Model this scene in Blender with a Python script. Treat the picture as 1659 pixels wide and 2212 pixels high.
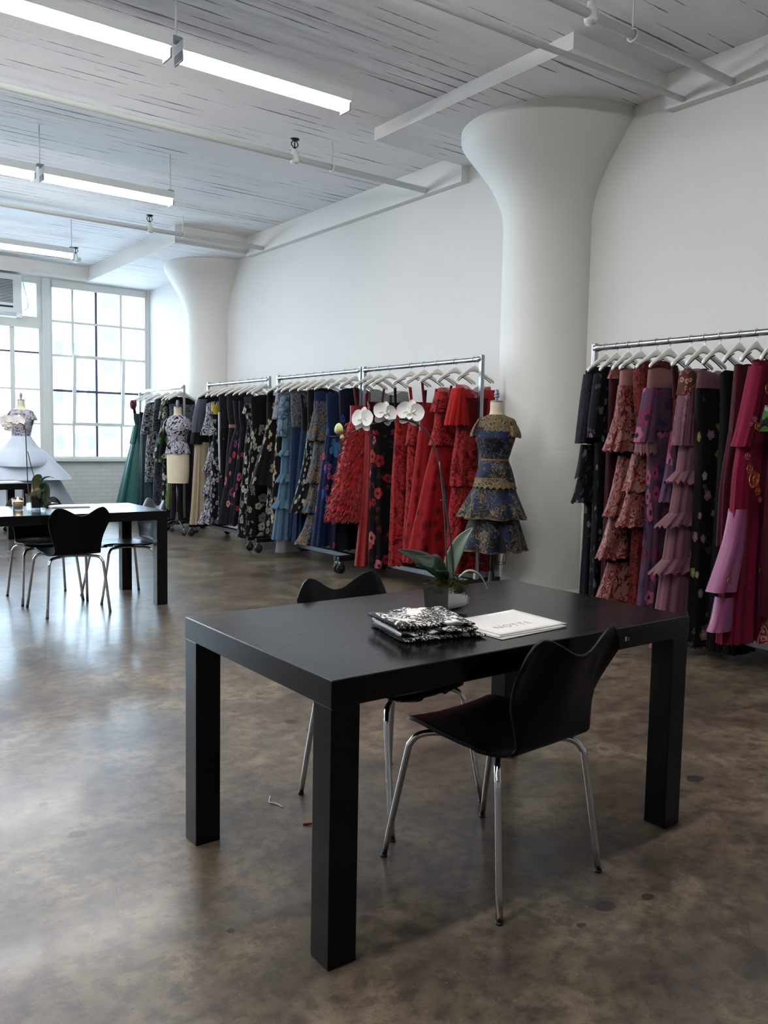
import bpy, bmesh, math, random
from mathutils import Vector, Matrix
for _o in list(bpy.data.objects): bpy.data.objects.remove(_o, do_unlink=True)
PI = math.pi
scene = bpy.context.scene
COL = scene.collection

# ------------------------------------------------------------------ camera
YAW, PITCH, ROLL, FPX = math.radians(36.60103), math.radians(-4.87283), math.radians(1.09138), 1824.63
cam_data = bpy.data.cameras.new('camera'); cam = bpy.data.objects.new('camera', cam_data); COL.objects.link(cam)
fw = Vector((math.sin(YAW)*math.cos(PITCH), math.cos(YAW)*math.cos(PITCH), math.sin(PITCH)))
rt = fw.cross(Vector((0, 0, 1))).normalized(); up = rt.cross(fw)
r2 = math.cos(ROLL)*rt + math.sin(ROLL)*up; u2 = -math.sin(ROLL)*rt + math.cos(ROLL)*up
cam.matrix_world = Matrix(((r2.x, u2.x, -fw.x, 0), (r2.y, u2.y, -fw.y, 0), (r2.z, u2.z, -fw.z, 1.34), (0, 0, 0, 1)))
cam_data.sensor_fit = 'VERTICAL'; cam_data.sensor_height = 24.0; cam_data.lens = FPX/2212*24.0
cam_data.clip_start = 0.05; cam_data.clip_end = 400
scene.camera = cam

# ------------------------------------------------------------------ sky, daylight and exposure
SKY_STRENGTH = 9.0
TUBE_STRENGTH = 37.0
EXPOSURE = 0.77
world = bpy.data.worlds.new('overcast_sky'); scene.world = world; world.use_nodes = True
bg = world.node_tree.nodes['Background']; bg.inputs[0].default_value = (0.66, 0.83, 1.0, 1); bg.inputs[1].default_value = SKY_STRENGTH
scene.view_settings.view_transform = 'Standard'; scene.view_settings.look = 'None'
scene.view_settings.exposure = EXPOSURE; scene.view_settings.gamma = 1.0; scene.view_settings.use_curve_mapping = False
scene.cycles.use_denoising = True
scene.cycles.max_bounces = 10; scene.cycles.diffuse_bounces = 5; scene.cycles.glossy_bounces = 4
scene.cycles.transmission_bounces = 8; scene.cycles.transparent_max_bounces = 16
scene.cycles.sample_clamp_indirect = 6.0
scene.cycles.caustics_reflective = False; scene.cycles.caustics_refractive = False

WX, WY, BX, BY, CZ = 5.6, 14.55, -5.2, -8.5, 4.08       # wall right, wall window, wall left, wall behind, ceiling
BAYS = [(3.93, 5.56), (2.13, 3.80), (0.33, 2.00), (-1.47, 0.20), (-3.27, -1.60), (-5.07, -3.40)]
for _i, (_a, _b) in enumerate(BAYS):                     # sky portals in the window openings
    ld = bpy.data.lights.new('sky_portal', 'AREA'); ld.shape = 'RECTANGLE'; ld.size = _b-_a; ld.size_y = 2.8
    ld.cycles.is_portal = True
    lo = bpy.data.objects.new('sky_portal', ld); COL.objects.link(lo)
    lo.location = ((_a+_b)/2, WY+0.12, 2.33); lo.rotation_euler = (-PI/2, 0, 0)

# ------------------------------------------------------------------ helpers: objects
def props(o, label=None, cat=None, group=None, kind=None):
    if label: o['label'] = label
    if cat: o['category'] = cat
    if group: o['group'] = group
    if kind: o['kind'] = kind
    return o
def thing(name, label, cat, loc=(0, 0, 0), rotz=0.0, group=None, kind=None):
    o = bpy.data.objects.new(name, None); COL.objects.link(o); o.location = loc; o.rotation_euler = (0, 0, rotz)
    o.empty_display_size = 0.1
    return props(o, label, cat, group, kind)
KEEP = set()
def link(name, bm, mat, parent=None, smooth=True, kind=None, label=None, angle=None):
    if id(bm) in KEEP: KEEP.discard(id(bm))
    else: bmesh.ops.recalc_face_normals(bm, faces=bm.faces[:])
    me = bpy.data.meshes.new(name); bm.to_mesh(me); bm.free()
    if smooth: me.polygons.foreach_set('use_smooth', [True]*len(me.polygons))
    if mat: me.materials.append(mat)
    o = bpy.data.objects.new(name, me); COL.objects.link(o)
    if smooth and angle:
        try: me.set_sharp_from_angle(angle=math.radians(angle))
        except Exception: pass
    if parent: o.parent = parent
    if kind: o['kind'] = kind
    if label: o['label'] = label
    return o
def copy_tree(o, parent=None):
    c = o.copy(); COL.objects.link(c)
    if parent: c.parent = parent
    for ch in list(o.children): copy_tree(ch, c)
    return c
def nb(): return bmesh.new()
def box(bm, x0, x1, y0, y1, z0, z1, bev=0.0, M=None):
    r = bmesh.ops.create_cube(bm, size=1.0); vs = r['verts']
    for v in vs:
        v.co = Vector(((x0+x1)/2+v.co.x*(x1-x0), (y0+y1)/2+v.co.y*(y1-y0), (z0+z1)/2+v.co.z*(z1-z0)))
    es = list({e for v in vs for e in v.link_edges})
    if bev > 0:
        rb = bmesh.ops.bevel(bm, geom=es, offset=bev, segments=2, affect='EDGES', profile=0.5)
        vs = list({v for f in rb['faces'] for v in f.verts} | {v for v in vs if v.is_valid})
    if M is not None:
        for v in vs:
            if v.is_valid: v.co = M @ v.co
    return vs
def catmull(pts, n):
    P = [Vector(p) for p in pts]; out = []
    if len(P) < 3:
        return [P[0].lerp(P[-1], i/n) for i in range(n+1)]
    Q = [P[0]*2-P[1]]+P+[P[-1]*2-P[-2]]
    for i in range(1, len(Q)-2):
        for k in range(n):
            t = k/n; a, b, c, d = Q[i-1], Q[i], Q[i+1], Q[i+2]
            out.append(0.5*((2*b)+(c-a)*t+(2*a-5*b+4*c-d)*t*t+(3*b-a-3*c+d)*t**3))
    out.append(P[-1]); return out
def tube(bm, pts, r, seg=8, smooth_n=0, cap=True, r_end=None):
    P = catmull(pts, smooth_n) if smooth_n else [Vector(p) for p in pts]
    n = len(P); rings = []; prev = None
    for i, p in enumerate(P):
        t = (P[min(i+1, n-1)]-P[max(i-1, 0)]).normalized()
        if prev is None:
            a = Vector((0, 0, 1)) if abs(t.z) < 0.9 else Vector((1, 0, 0)); x = t.cross(a).normalized()
        else:
            x = (prev-t*prev.dot(t)).normalized()
        prev = x; y = t.cross(x)
        rr = r if r_end is None else r+(r_end-r)*i/(n-1)
        rings.append([bm.verts.new(p+(x*math.cos(2*PI*k/seg)+y*math.sin(2*PI*k/seg))*rr) for k in range(seg)])
    for i in range(n-1):
        for k in range(seg):
            bm.faces.new((rings[i][k], rings[i][(k+1) % seg], rings[i+1][(k+1) % seg], rings[i+1][k]))
    if cap:
        bm.faces.new(rings[0][::-1]); bm.faces.new(rings[-1])
    return rings
def lathe(bm, prof, seg=32, cx=0, cy=0, sx=1.0, sy=1.0, cap=True):
    rings = [[bm.verts.new((cx+r*sx*math.cos(2*PI*k/seg), cy+r*sy*math.sin(2*PI*k/seg), z)) for k in range(seg)] for r, z in prof]
    for i in range(len(prof)-1):
        for k in range(seg):
            bm.faces.new((rings[i][k], rings[i][(k+1) % seg], rings[i+1][(k+1) % seg], rings[i+1][k]))
    if cap:
        bm.faces.new(rings[0][::-1]); bm.faces.new(rings[-1])
    return rings
def interp(rows, t):
    """smooth row interpolation; rows: list of tuples; t in 0..1 over row index."""
    n = len(rows)-1; f = t*n; i = min(int(f), n-1); u = f-i
    def m(k): return rows[max(0, min(n, k))]
    a, b, c, d = m(i-1), m(i), m(i+1), m(i+2)
    out = []
    for p, q, r, s in zip(a, b, c, d):
        v = 0.5*((2*q)+(r-p)*u+(2*p-5*q+4*r-s)*u*u+(3*q-p-3*r+s)*u**3)
        lo, hi = min(q, r), max(q, r); pad = (hi-lo)*0.12
        out.append(min(hi+pad, max(lo-pad, v)))
    return out

# ------------------------------------------------------------------ helpers: materials
def srgb(h):
    h = h.lstrip('#'); c = [int(h[i:i+2], 16)/255 for i in (0, 2, 4)]
    return tuple(x/12.92 if x <= 0.04045 else ((x+0.055)/1.055)**2.4 for x in c)+(1.0,)
class NT:
    def __init__(s, name):
        s.m = bpy.data.materials.new(name); s.m.use_nodes = True; s.t = s.m.node_tree
        s.p = s.t.nodes['Principled BSDF']; s.out = s.t.nodes['Material Output']
    def n(s, typ, **kw):
        x = s.t.nodes.new(typ)
        for k, v in kw.items(): setattr(x, k, v)
        return x
    def l(s, a, b): s.t.links.new(a, b)
    def put(s, sock, v):
        if hasattr(v, 'links') or isinstance(v, bpy.types.NodeSocket): s.l(v, sock)
        else: sock.default_value = v
    def math(s, op, a, b=0.0, c=0.0):
        x = s.n('ShaderNodeMath', operation=op)
        for i, v in enumerate((a, b, c)):
            s.put(x.inputs[i], v)
        return x.outputs[0]
    def mix(s, f, a, b):
        x = s.n('ShaderNodeMix', data_type='RGBA'); s.put(x.inputs[0], f); s.put(x.inputs[6], a); s.put(x.inputs[7], b); return x.outputs[2]
    def ramp(s, f, stops, const=False):
        x = s.n('ShaderNodeValToRGB'); cr = x.color_ramp; cr.interpolation = 'CONSTANT' if const else 'LINEAR'
        while len(cr.elements) < len(stops): cr.elements.new(0.5)
        for e, (p, c) in zip(cr.elements, stops): e.position = p; e.color = c
        s.l(f, x.inputs[0]); return x.outputs[0]
    def coord(s, kind='Object', scale=(1, 1, 1), rot=(0, 0, 0)):
        tc = s.n('ShaderNodeTexCoord'); mp = s.n('ShaderNodeMapping'); mp.inputs['Scale'].default_value = scale; mp.inputs['Rotation'].default_value = rot
        s.l(tc.outputs[kind], mp.inputs[0]); return mp.outputs[0]
    def noise(s, vec, scale=5.0, detail=3.0, rough=0.5, dist=0.0):
        x = s.n('ShaderNodeTexNoise'); x.inputs['Scale'].default_value = scale; x.inputs['Detail'].default_value = detail
        x.inputs['Roughness'].default_value = rough; x.inputs['Distortion'].default_value = dist; s.l(vec, x.inputs['Vector']); return x.outputs[0]
    def bump(s, h, strength=0.3, dist=0.01):
        x = s.n('ShaderNodeBump'); x.inputs['Strength'].default_value = strength; x.inputs['Distance'].default_value = dist
        s.l(h, x.inputs['Height']); s.l(x.outputs[0], s.p.inputs['Normal']); return x
    def base(s, c, rough=0.5, metal=0.0, spec=0.5):
        s.put(s.p.inputs['Base Color'], c); s.put(s.p.inputs['Roughness'], rough); s.put(s.p.inputs['Metallic'], metal)
        s.p.inputs['Specular IOR Level'].default_value = spec
        return s
    def sheer(s, alpha):
        tr = s.n('ShaderNodeBsdfTransparent'); mx = s.n('ShaderNodeMixShader'); s.put(mx.inputs[0], alpha)
        s.l(tr.outputs[0], mx.inputs[1]); s.l(s.p.outputs[0], mx.inputs[2]); s.l(mx.outputs[0], s.out.inputs[0]); return s
MAT = {}
def simple(name, hexc, rough=0.5, metal=0.0, spec=0.5, mottled=0.0):
    t = NT(name); c = srgb(hexc)
    if mottled:
        n = t.noise(t.coord('Object'), 6.0, 4.0); lo = tuple(x*(1-mottled) for x in c[:3])+(1,); hi = tuple(min(1, x*(1+mottled)) for x in c[:3])+(1,)
        t.base(t.ramp(n, [(0.3, lo), (0.7, hi)]), rough, metal, spec)
    else: t.base(c, rough, metal, spec)
    MAT[name] = t.m; return t
# --- building surfaces
def m_plaster(name, hexc, bumpy=0.12):
    t = NT(name); v = t.coord('Object'); n = t.noise(v, 1.2, 5.0, 0.6); c = srgb(hexc)
    t.base(t.mix(n, tuple(x*0.93 for x in c[:3])+(1,), c), 0.62, 0, 0.3)
    t.bump(t.noise(v, 26.0, 4.0, 0.65), bumpy, 0.01); MAT[name] = t.m
m_plaster('white_plaster', '#dcdbd8'); m_plaster('column_paint', '#d9d9d4', 0.25); m_plaster('trim_paint', '#cfd3d0', 0.05)
t = NT('board_ceiling'); v = t.coord('Object'); sx = t.n('ShaderNodeSeparateXYZ'); t.l(v, sx.inputs[0])
row = t.math('FRACT', t.math('MULTIPLY', sx.outputs[1], 8.2))
warp = t.noise(t.coord('Object', (0.8, 3.0, 1)), 1.3, 5.0, 0.68)
seam = t.math('LESS_THAN', t.math('ABSOLUTE', t.math('SUBTRACT', row, 0.5)), t.math('MULTIPLY', t.math('SUBTRACT', warp, 0.50), 0.62))
boardn = t.noise(t.coord('Object', (0.12, 8.2, 1)), 1.0, 1.0)
blot = t.noise(v, 0.9, 5.0, 0.6)
cc = t.mix(blot, srgb('#dadadc'), srgb('#efeeea')); cc = t.mix(t.math('MULTIPLY', boardn, 0.45), cc, srgb('#cbccd2'))
cc = t.mix(t.math('MULTIPLY', seam, 0.75), cc, srgb('#3e4048'))
t.base(cc, 0.75, 0, 0.2)
hh = t.math('ADD', t.math('MULTIPLY', boardn, 0.9), t.math('MULTIPLY', seam, -0.8)); t.bump(t.math('ADD', hh, t.math('MULTIPLY', t.noise(v, 18, 4), 0.3)), 0.55, 0.02); MAT['board_ceiling'] = t.m
t = NT('painted_brick'); v = t.coord('Object', (1, 1, 1), (PI/2, 0, 0)); bt = t.n('ShaderNodeTexBrick'); t.l(v, bt.inputs[0])
bt.inputs['Scale'].default_value = 1.0; bt.inputs['Brick Width'].default_value = 0.21; bt.inputs['Row Height'].default_value = 0.07; bt.inputs['Mortar Size'].default_value = 0.006
bt.inputs['Color1'].default_value = srgb('#c6c8c6'); bt.inputs['Color2'].default_value = srgb('#bec1c0'); bt.inputs['Mortar'].default_value = srgb('#b4b7b6')
t.base(bt.outputs[0], 0.6, 0, 0.3); t.bump(bt.outputs[1], -0.3, 0.01); MAT['painted_brick'] = t.m
# polished concrete: mottled, stained, with dark pits and a glossy sealer of uneven polish
t = NT('polished_concrete'); v = t.coord('Object')
n1 = t.noise(v, 0.75, 6.0, 0.62, 0.6); n2 = t.noise(v, 3.2, 6.0, 0.68, 0.3); n3 = t.noise(v, 16.0, 5.0, 0.7); n4 = t.noise(v, 60.0, 3.0, 0.7)
c1 = t.ramp(n1, [(0.33, srgb('#3f3634')), (0.5, srgb('#5d5245')), (0.67, srgb('#7a6d56'))])
c2 = t.ramp(n2, [(0.32, srgb('#282223')), (0.5, srgb('#5a4f42')), (0.68, srgb('#857660'))])
cm = t.mix(0.62, c1, c2); cm = t.mix(t.math('MULTIPLY', t.ramp(n3, [(0.45, (0, 0, 0, 1)), (0.60, (1, 1, 1, 1))]), 0.6), cm, srgb('#2b2525')); cm = t.mix(t.math('MULTIPLY', t.math('GREATER_THAN', n4, 0.64), 0.45), cm, srgb('#1b1718'))
cm = t.mix(t.math('MULTIPLY', t.math('LESS_THAN', n4, 0.33), 0.35), cm, srgb('#8a7d68'))
sp = t.n('ShaderNodeSeparateXYZ'); t.l(v, sp.inputs[0])
wob = t.math('MULTIPLY', t.math('SUBTRACT', n3, 0.5), 0.05)
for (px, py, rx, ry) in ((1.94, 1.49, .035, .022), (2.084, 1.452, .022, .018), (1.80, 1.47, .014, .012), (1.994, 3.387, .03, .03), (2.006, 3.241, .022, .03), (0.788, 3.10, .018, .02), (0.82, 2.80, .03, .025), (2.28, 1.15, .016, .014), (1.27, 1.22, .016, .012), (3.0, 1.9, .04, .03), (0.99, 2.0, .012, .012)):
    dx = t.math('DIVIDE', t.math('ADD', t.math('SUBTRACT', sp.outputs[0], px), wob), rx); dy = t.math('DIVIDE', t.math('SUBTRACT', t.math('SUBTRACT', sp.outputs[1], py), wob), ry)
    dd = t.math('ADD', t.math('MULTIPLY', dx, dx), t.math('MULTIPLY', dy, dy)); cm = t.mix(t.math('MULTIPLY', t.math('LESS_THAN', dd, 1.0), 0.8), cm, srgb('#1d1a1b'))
rg = t.math('ADD', 0.16, t.math('MULTIPLY', n1, 0.34))
t.base(cm, rg, 0, 0.42); t.p.inputs['Coat Weight'].default_value = 0.15; t.put(t.p.inputs['Coat Roughness'], t.math('ADD', 0.03, t.math('MULTIPLY', n2, 0.2))); t.bump(t.math('ADD', n2, t.math('MULTIPLY', n3, 0.25)), 0.06, 0.02); MAT['polished_concrete'] = t.m
# --- furniture
t = NT('black_wood'); v = t.coord('Object', (0.9, 14, 14)); n = t.noise(v, 5.0, 5.0, 0.65, 0.4)
t.base(t.ramp(n, [(0.35, srgb('#060607')), (0.62, srgb('#0e0d0f'))]), t.math('ADD', 0.13, t.math('MULTIPLY', n, 0.14)), 0, 0.26); t.bump(n, 0.02, 0.001); MAT['black_wood'] = t.m
simple('black_ply', '#050506', 0.36, 0, 0.14, 0.15)
simple('chrome', '#c9cacc', 0.14, 1.0); simple('brushed_steel', '#9a9da1', 0.28, 1.0); simple('bar_steel', '#75787d', 0.4, 0.9); simple('dark_steel', '#3a3b40', 0.35, 0.9)
simple('caster_rubber', '#0b0b0c', 0.5); simple('black_iron', '#101012', 0.4, 0.3)
simple('hanger_white', '#e3e1da', 0.42, 0, 0.4, 0.05); simple('grip_maroon', '#2c1416', 0.6)
simple('white_metal', '#ccd1d2', 0.4); simple('grey_metal', '#7f8388', 0.4, 0.4); simple('backlit_steel', '#4a4a66', 0.5, 0.2)  # last steel: dark of bars against bright windows put into the colour
simple('appliance_white', '#c8cdd0', 0.45); simple('vent_black', '#14161c', 0.6); simple('linen_form', '#c9bfa8', 0.85, 0, 0.2, 0.08)
simple('paper', '#c9c7c3', 0.7, 0, 0.2); simple('paper_grey', '#b7b3ae', 0.7); simple('ink', '#5c5a5a', 0.8); simple('pink_ink', '#a8526a', 0.7)
simple('leaf_dark', '#18281b', 0.5, 0, 0.2, 0.3); simple('leaf_lit', '#6c7f70', 0.35, 0, 0.5, 0.15); simple('stem', '#2b2620', 0.5, 0, 0.4, 0.2)  # paler leaf copy has the light it catches put into its colour
simple('moss', '#3f3a1e', 0.95, 0, 0.1, 0.6); simple('pot_soil', '#20221c', 0.8, 0, 0.3, 0.6); simple('bud_green', '#c3c98a', 0.55, 0, 0.3, 0.12)
t = NT('petal_white'); n = t.noise(t.coord('Object'), 18.0, 3.0); t.base(t.ramp(n, [(0.35, srgb('#dcd6da')), (0.65, srgb('#f4f2ec'))]), 0.55, 0, 0.25)
t.p.inputs['Subsurface Weight'].default_value = 0.15; MAT['petal_white'] = t.m
simple('petal_heart', '#cfcf8f', 0.5); simple('candle_wax', '#f2d9b5', 0.5)
_w = MAT['candle_wax'].node_tree.nodes['Principled BSDF']; _w.inputs['Emission Color'].default_value = (1, .55, .25, 1); _w.inputs['Emission Strength'].default_value = 0.35  # emission stands in for flame light glowing through the wax
def emit(name, col, strength):
    t = NT(name); e = t.n('ShaderNodeEmission'); e.inputs[0].default_value = col; e.inputs[1].default_value = strength; t.l(e.outputs[0], t.out.inputs[0]); MAT[name] = t.m
emit('lamp_tube', (1.0, 0.985, 0.975, 1), TUBE_STRENGTH); emit('flame', (1.0, 0.55, 0.18, 1), 40.0); emit('screen_glow', (0.7, 0.85, 1.0, 1), 0.6)
def glassy(name, tint, gloss=0.08):
    t = NT(name); tr = t.n('ShaderNodeBsdfTransparent'); tr.inputs[0].default_value = tint; gl = t.n('ShaderNodeBsdfGlossy'); gl.inputs['Roughness'].default_value = 0.03
    fr = t.n('ShaderNodeFresnel'); fr.inputs[0].default_value = 1.45; mx = t.n('ShaderNodeMixShader'); t.l(t.math('ADD', t.math('MULTIPLY', fr.outputs[0], 0.8), gloss*0.3), mx.inputs[0])
    t.l(tr.outputs[0], mx.inputs[1]); t.l(gl.outputs[0], mx.inputs[2]); t.l(mx.outputs[0], t.out.inputs[0]); MAT[name] = t.m
glassy('window_glass', (0.97, 0.99, 1.0, 1), 0.05); glassy('vase_glass', (0.90, 0.95, 0.93, 1), 0.25)
simple('far_facade', '#e9edf0', 0.8); simple('far_facade_grey', '#cfd6db', 0.8); simple('far_glass', '#565c60', 0.5, 0, 0.2)

CLOTH_SHADE = 0.44  # darkens cloth colours: shade between the racks and contrast put into the fabric
def shaded(h):
    c = srgb(h); return tuple(x*CLOTH_SHADE for x in c[:3])+(1.0,)
# --- fabrics (printed on the cloth's own UV, in metres)
def cloth_uv(t, scale=1.0, sy=None):
    tc = t.n('ShaderNodeTexCoord'); mp = t.n('ShaderNodeMapping'); mp.inputs['Scale'].default_value = (scale, sy or scale, 1); t.l(tc.outputs['UV'], mp.inputs[0])
    oi = t.n('ShaderNodeObjectInfo'); t.l(t_comb(t, oi.outputs['Random']), mp.inputs['Location']); return mp.outputs[0]
def t_comb(t, r):
    c = t.n('ShaderNodeCombineXYZ'); t.l(t.math('MULTIPLY', r, 31.7), c.inputs[0]); t.l(t.math('MULTIPLY', r, 17.3), c.inputs[1]); return c.outputs[0]
def blossoms(t, vec, scale, size, petals, keep, col_in, cols, heart=None, depth=0.3, stretch=1.0):
    """scatter five-petalled (or leaf-shaped) motifs over col_in"""
    vo = t.n('ShaderNodeTexVoronoi', voronoi_dimensions='2D'); vo.inputs['Scale'].default_value = scale; t.l(vec, vo.inputs['Vector'])
    sc = t.n('ShaderNodeVectorMath', operation='SUBTRACT'); t.l(vec, sc.inputs[0]); t.l(vo.outputs['Position'], sc.inputs[1])
    s3 = t.n('ShaderNodeSeparateXYZ'); t.l(sc.outputs[0], s3.inputs[0]); cs = t.n('ShaderNodeSeparateColor'); t.l(vo.outputs['Color'], cs.inputs[0])
    ang = t.math('ARCTAN2', s3.outputs[1], t.math('MULTIPLY', s3.outputs[0], stretch)); rad = t.math('MULTIPLY', vo.outputs['Distance'], 1.0)
    lobe = t.math('ABSOLUTE', t.math('COSINE', t.math('ADD', t.math('MULTIPLY', ang, petals*0.5), t.math('MULTIPLY', cs.outputs[0], 6.28))))
    pr = t.math('MULTIPLY', t.math('ADD', 1-depth*1.5, t.math('MULTIPLY', t.math('POWER', lobe, 0.6), depth*1.5)), t.math('MULTIPLY', t.math('ADD', 0.62, t.math('MULTIPLY', cs.outputs[0], 0.5)), size))
    mask = t.math('MULTIPLY', t.math('LESS_THAN', rad, pr), t.math('LESS_THAN', cs.outputs[1], keep))
    k = len(cols); pc = t.ramp(cs.outputs[2], [(i/k, shaded(c)) for i, c in enumerate(cols)], True) if k > 1 else shaded(cols[0])
    out = t.mix(mask, col_in, pc)
    if heart:
        hm = t.math('MULTIPLY', t.math('LESS_THAN', rad, t.math('MULTIPLY', pr, 0.3)), mask); out = t.mix(hm, out, shaded(heart))
    return out
m_plaster('dim_paint', '#77767a')
def printed(name, base, layers, rough=0.75, sheer=None, sheen=0.1):
    t = NT(name); c = shaded(base); vec = cloth_uv(t)
    for L in layers: c = blossoms(t, vec, L['s'], L.get('r', 0.42), L.get('p', 5), L.get('k', 0.7), c, L['c'], L.get('h'), L.get('d', 0.2), L.get('x', 1.0))
    t.base(c, rough, 0, 0.12); t.p.inputs['Sheen Weight'].default_value = 0.02
    if sheer: t.sheer(sheer)
    MAT[name] = t.m
def lace(name, ground, thread, scale=16.0, bold=0.09, second=None, rough=0.75, sheer=None, dist=1.6, gloss=None):
    """corded scrollwork: contour lines of warped noise over a ground"""
    t = NT(name); vec = cloth_uv(t); n = t.noise(vec, scale, 2.5, 0.55, dist); m = t.noise(vec, scale*0.42, 2.0, 0.5, dist*0.7)
    line = t.math('LESS_THAN', t.math('ABSOLUTE', t.math('SUBTRACT', n, 0.5)), bold*0.55); c = t.mix(line, shaded(ground), shaded(thread))
    patch = t.math('GREATER_THAN', m, 0.56); c = t.mix(t.math('MULTIPLY', patch, t.math('GREATER_THAN', n, 0.46)), c, shaded(thread))
    if second: c = t.mix(t.math('LESS_THAN', t.math('ABSOLUTE', t.math('SUBTRACT', m, 0.44)), 0.035), c, shaded(second))
    t.base(c, rough if gloss is None else gloss, 0, 0.14)
    if sheer: t.sheer(sheer)
    MAT[name] = t.m
def corded(name, ground, cord, scale, bold, keep, shade):
    # thin corded arabesques, denser in sprays, over a two-tone ground
    t = NT(name); vec = cloth_uv(t); n = t.noise(vec, scale, 1.5, 0.5, 2.6); m = t.noise(vec, scale*2.1, 2.0, 0.55, 1.8); z = t.noise(vec, scale*0.45, 2.0, 0.5, 0.8)
    c = t.mix(t.math('GREATER_THAN', t.noise(vec, scale*0.8, 2.0), 0.5), shaded(ground), shaded(shade))
    l1 = t.math('LESS_THAN', t.math('ABSOLUTE', t.math('SUBTRACT', n, 0.5)), bold*0.2); l2 = t.math('MULTIPLY', t.math('LESS_THAN', t.math('ABSOLUTE', t.math('SUBTRACT', m, 0.5)), bold*0.42), t.math('GREATER_THAN', z, 1-keep))
    c = t.mix(t.math('MAXIMUM', t.math('MULTIPLY', l1, t.math('GREATER_THAN', z, 0.42)), l2), c, shaded(cord)); t.base(c, 0.75, 0, 0.3); MAT[name] = t.m
def plain(name, hexc, rough=0.7, sheer=None, spec=0.12, sheen=0.03, streak=0.0, dots=False):
    t = NT(name); c = shaded(hexc)
    if streak:
        n = t.noise(cloth_uv(t, 60, 1.2), 1.0, 2.0); c = t.mix(n, tuple(x*(1-streak) for x in c[:3])+(1,), tuple(min(1, x*(1+streak)) for x in c[:3])+(1,))
    t.base(c, rough, 0, spec); t.p.inputs['Sheen Weight'].default_value = sheen
    if sheer:
        if dots:
            vo = t.n('ShaderNodeTexVoronoi', voronoi_dimensions='2D'); vo.inputs['Scale'].default_value = 140; t.l(cloth_uv(t), vo.inputs['Vector'])
            t.sheer(t.math('ADD', sheer, t.math('MULTIPLY', t.math('LESS_THAN', vo.outputs['Distance'], 0.3), 0.4)))
        else: t.sheer(sheer)
    MAT[name] = t.m
plain('teal', '#0f6f6c', 0.42, spec=0.3); plain('teal_dark', '#0b3a44', 0.45, spec=0.3); plain('navy_black', '#12121e', 0.7); plain('near_black', '#0d0c10', 0.75)
plain('olive', '#65802f', 0.4, spec=0.4); plain('plum', '#2b1a2b', 0.6, streak=0.3); plain('yellow', '#d5c02c', 0.6); plain('grey_satin', '#8f8f98', 0.35, spec=0.5); plain('silver', '#9b9ca8', 0.4, spec=0.5)
plain('cream_gold', '#c9b493', 0.5, spec=0.4, streak=0.35); plain('dusty_pink', '#b58a8c', 0.6); plain('white_bead', '#c6c6cc', 0.4); plain('pink_satin', '#b0518c', 0.4, spec=0.4)
plain('red_satin', '#b01a1e', 0.5, spec=0.35); plain('dark_red', '#7c1319', 0.55); plain('deep_red', '#6e1016', 0.7); plain('wine', '#430d16', 0.6, streak=0.3); plain('maroon', '#5a1a2a', 0.65, streak=0.35)
plain('magenta', '#94173f', 0.7, streak=0.45); plain('blush', '#c08a82', 0.7); plain('red_feather', '#c11f22', 0.9, sheen=0.5, streak=0.3)
plain('grey_knit', '#66697a', 0.85, streak=0.2); plain('blue_tulle', '#6a93ad', 0.8, 0.86, streak=0.2); plain('blue_dark', '#1f3658', 0.8, streak=0.4); plain('mauve_tulle', '#a3747f', 0.85, 0.9, streak=0.2)
plain('grey_sheer', '#55525c', 0.8, 0.5, dots=True); plain('navy_sheer', '#22365e', 0.8, 0.85); plain('blush_sheer', '#b98684', 0.8, 0.72); plain('mauve_sheer', '#8f626b', 0.8, 0.62)
plain('red_tulle', '#d8363a', 0.8, 0.6, dots=True); plain('red_tulle2', '#cf2420', 0.8, 0.88, streak=0.2)
PK = ['#d26a78', '#c63f52', '#e08f90', '#8a3a66']; WH = ['#b9b4ab', '#d8d4c8', '#8f8b86']; LF = ['#93a58d', '#c8d0c8', '#5f7a5a']
printed('navy_pink', '#13111f', [dict(s=9, r=.32, p=2, k=.35, c=['#4c4a78', '#2c3a3c'], d=.75), dict(s=8, r=.4, k=.5, c=PK, h='#3a1620')])
printed('white_floral', '#0e0d11', [dict(s=11, r=.4, p=2, k=.55, c=['#6d6c70', '#9a968f'], d=.8), dict(s=8.5, r=.44, k=.62, c=WH, h='#6b655c')])
printed('bw_floral', '#131217', [dict(s=14, r=.45, k=.75, c=['#b6b8c0', '#7f828c', '#d6d6d8'], h='#33343a')])
printed('black_floral', '#0d0c10', [dict(s=12, r=.34, p=2, k=.4, c=['#5a5c66', '#83848a'], d=.7)])
printed('gold_leaf', '#0f0d0e', [dict(s=7.5, r=.46, p=3, k=.7, c=['#b9a987', '#d3c6a8', '#9d8d6b'], d=.6)])
printed('leaf_floral', '#0d0f12', [dict(s=10, r=.45, p=3, k=.55, c=LF, d=.6), dict(s=15, r=.4, k=.35, c=['#d2d6d8', '#8c95a8'])])
printed('green_floral', '#12180f', [dict(s=8, r=.48, p=3, k=.7, c=['#4f7a3a', '#7f9a62', '#b4bda6'], d=.5), dict(s=11, r=.46, k=.5, c=['#d9dad4', '#9aa59a'], h='#3f5a2a')])
printed('navy_floral', '#10142b', [dict(s=8, r=.34, k=.28, c=['#a23a52', '#39408a'], h='#14142a')])
printed('blue_pink', '#16274f', [dict(s=5, r=.5, p=4, k=.55, c=['#2f57a6', '#1d3a80', '#4a86b8'], d=.45), dict(s=9, r=.38, k=.36, c=['#d2546a', '#c74a76'], h='#2a1a3a')])
printed('black_red', '#100a0c', [dict(s=10, r=.4, p=3, k=.35, c=['#5a2a2a', '#33242a'], d=.6), dict(s=7, r=.46, k=.62, c=['#c2454c', '#a52d36', '#d8747a'], h='#4a1418')])
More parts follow.
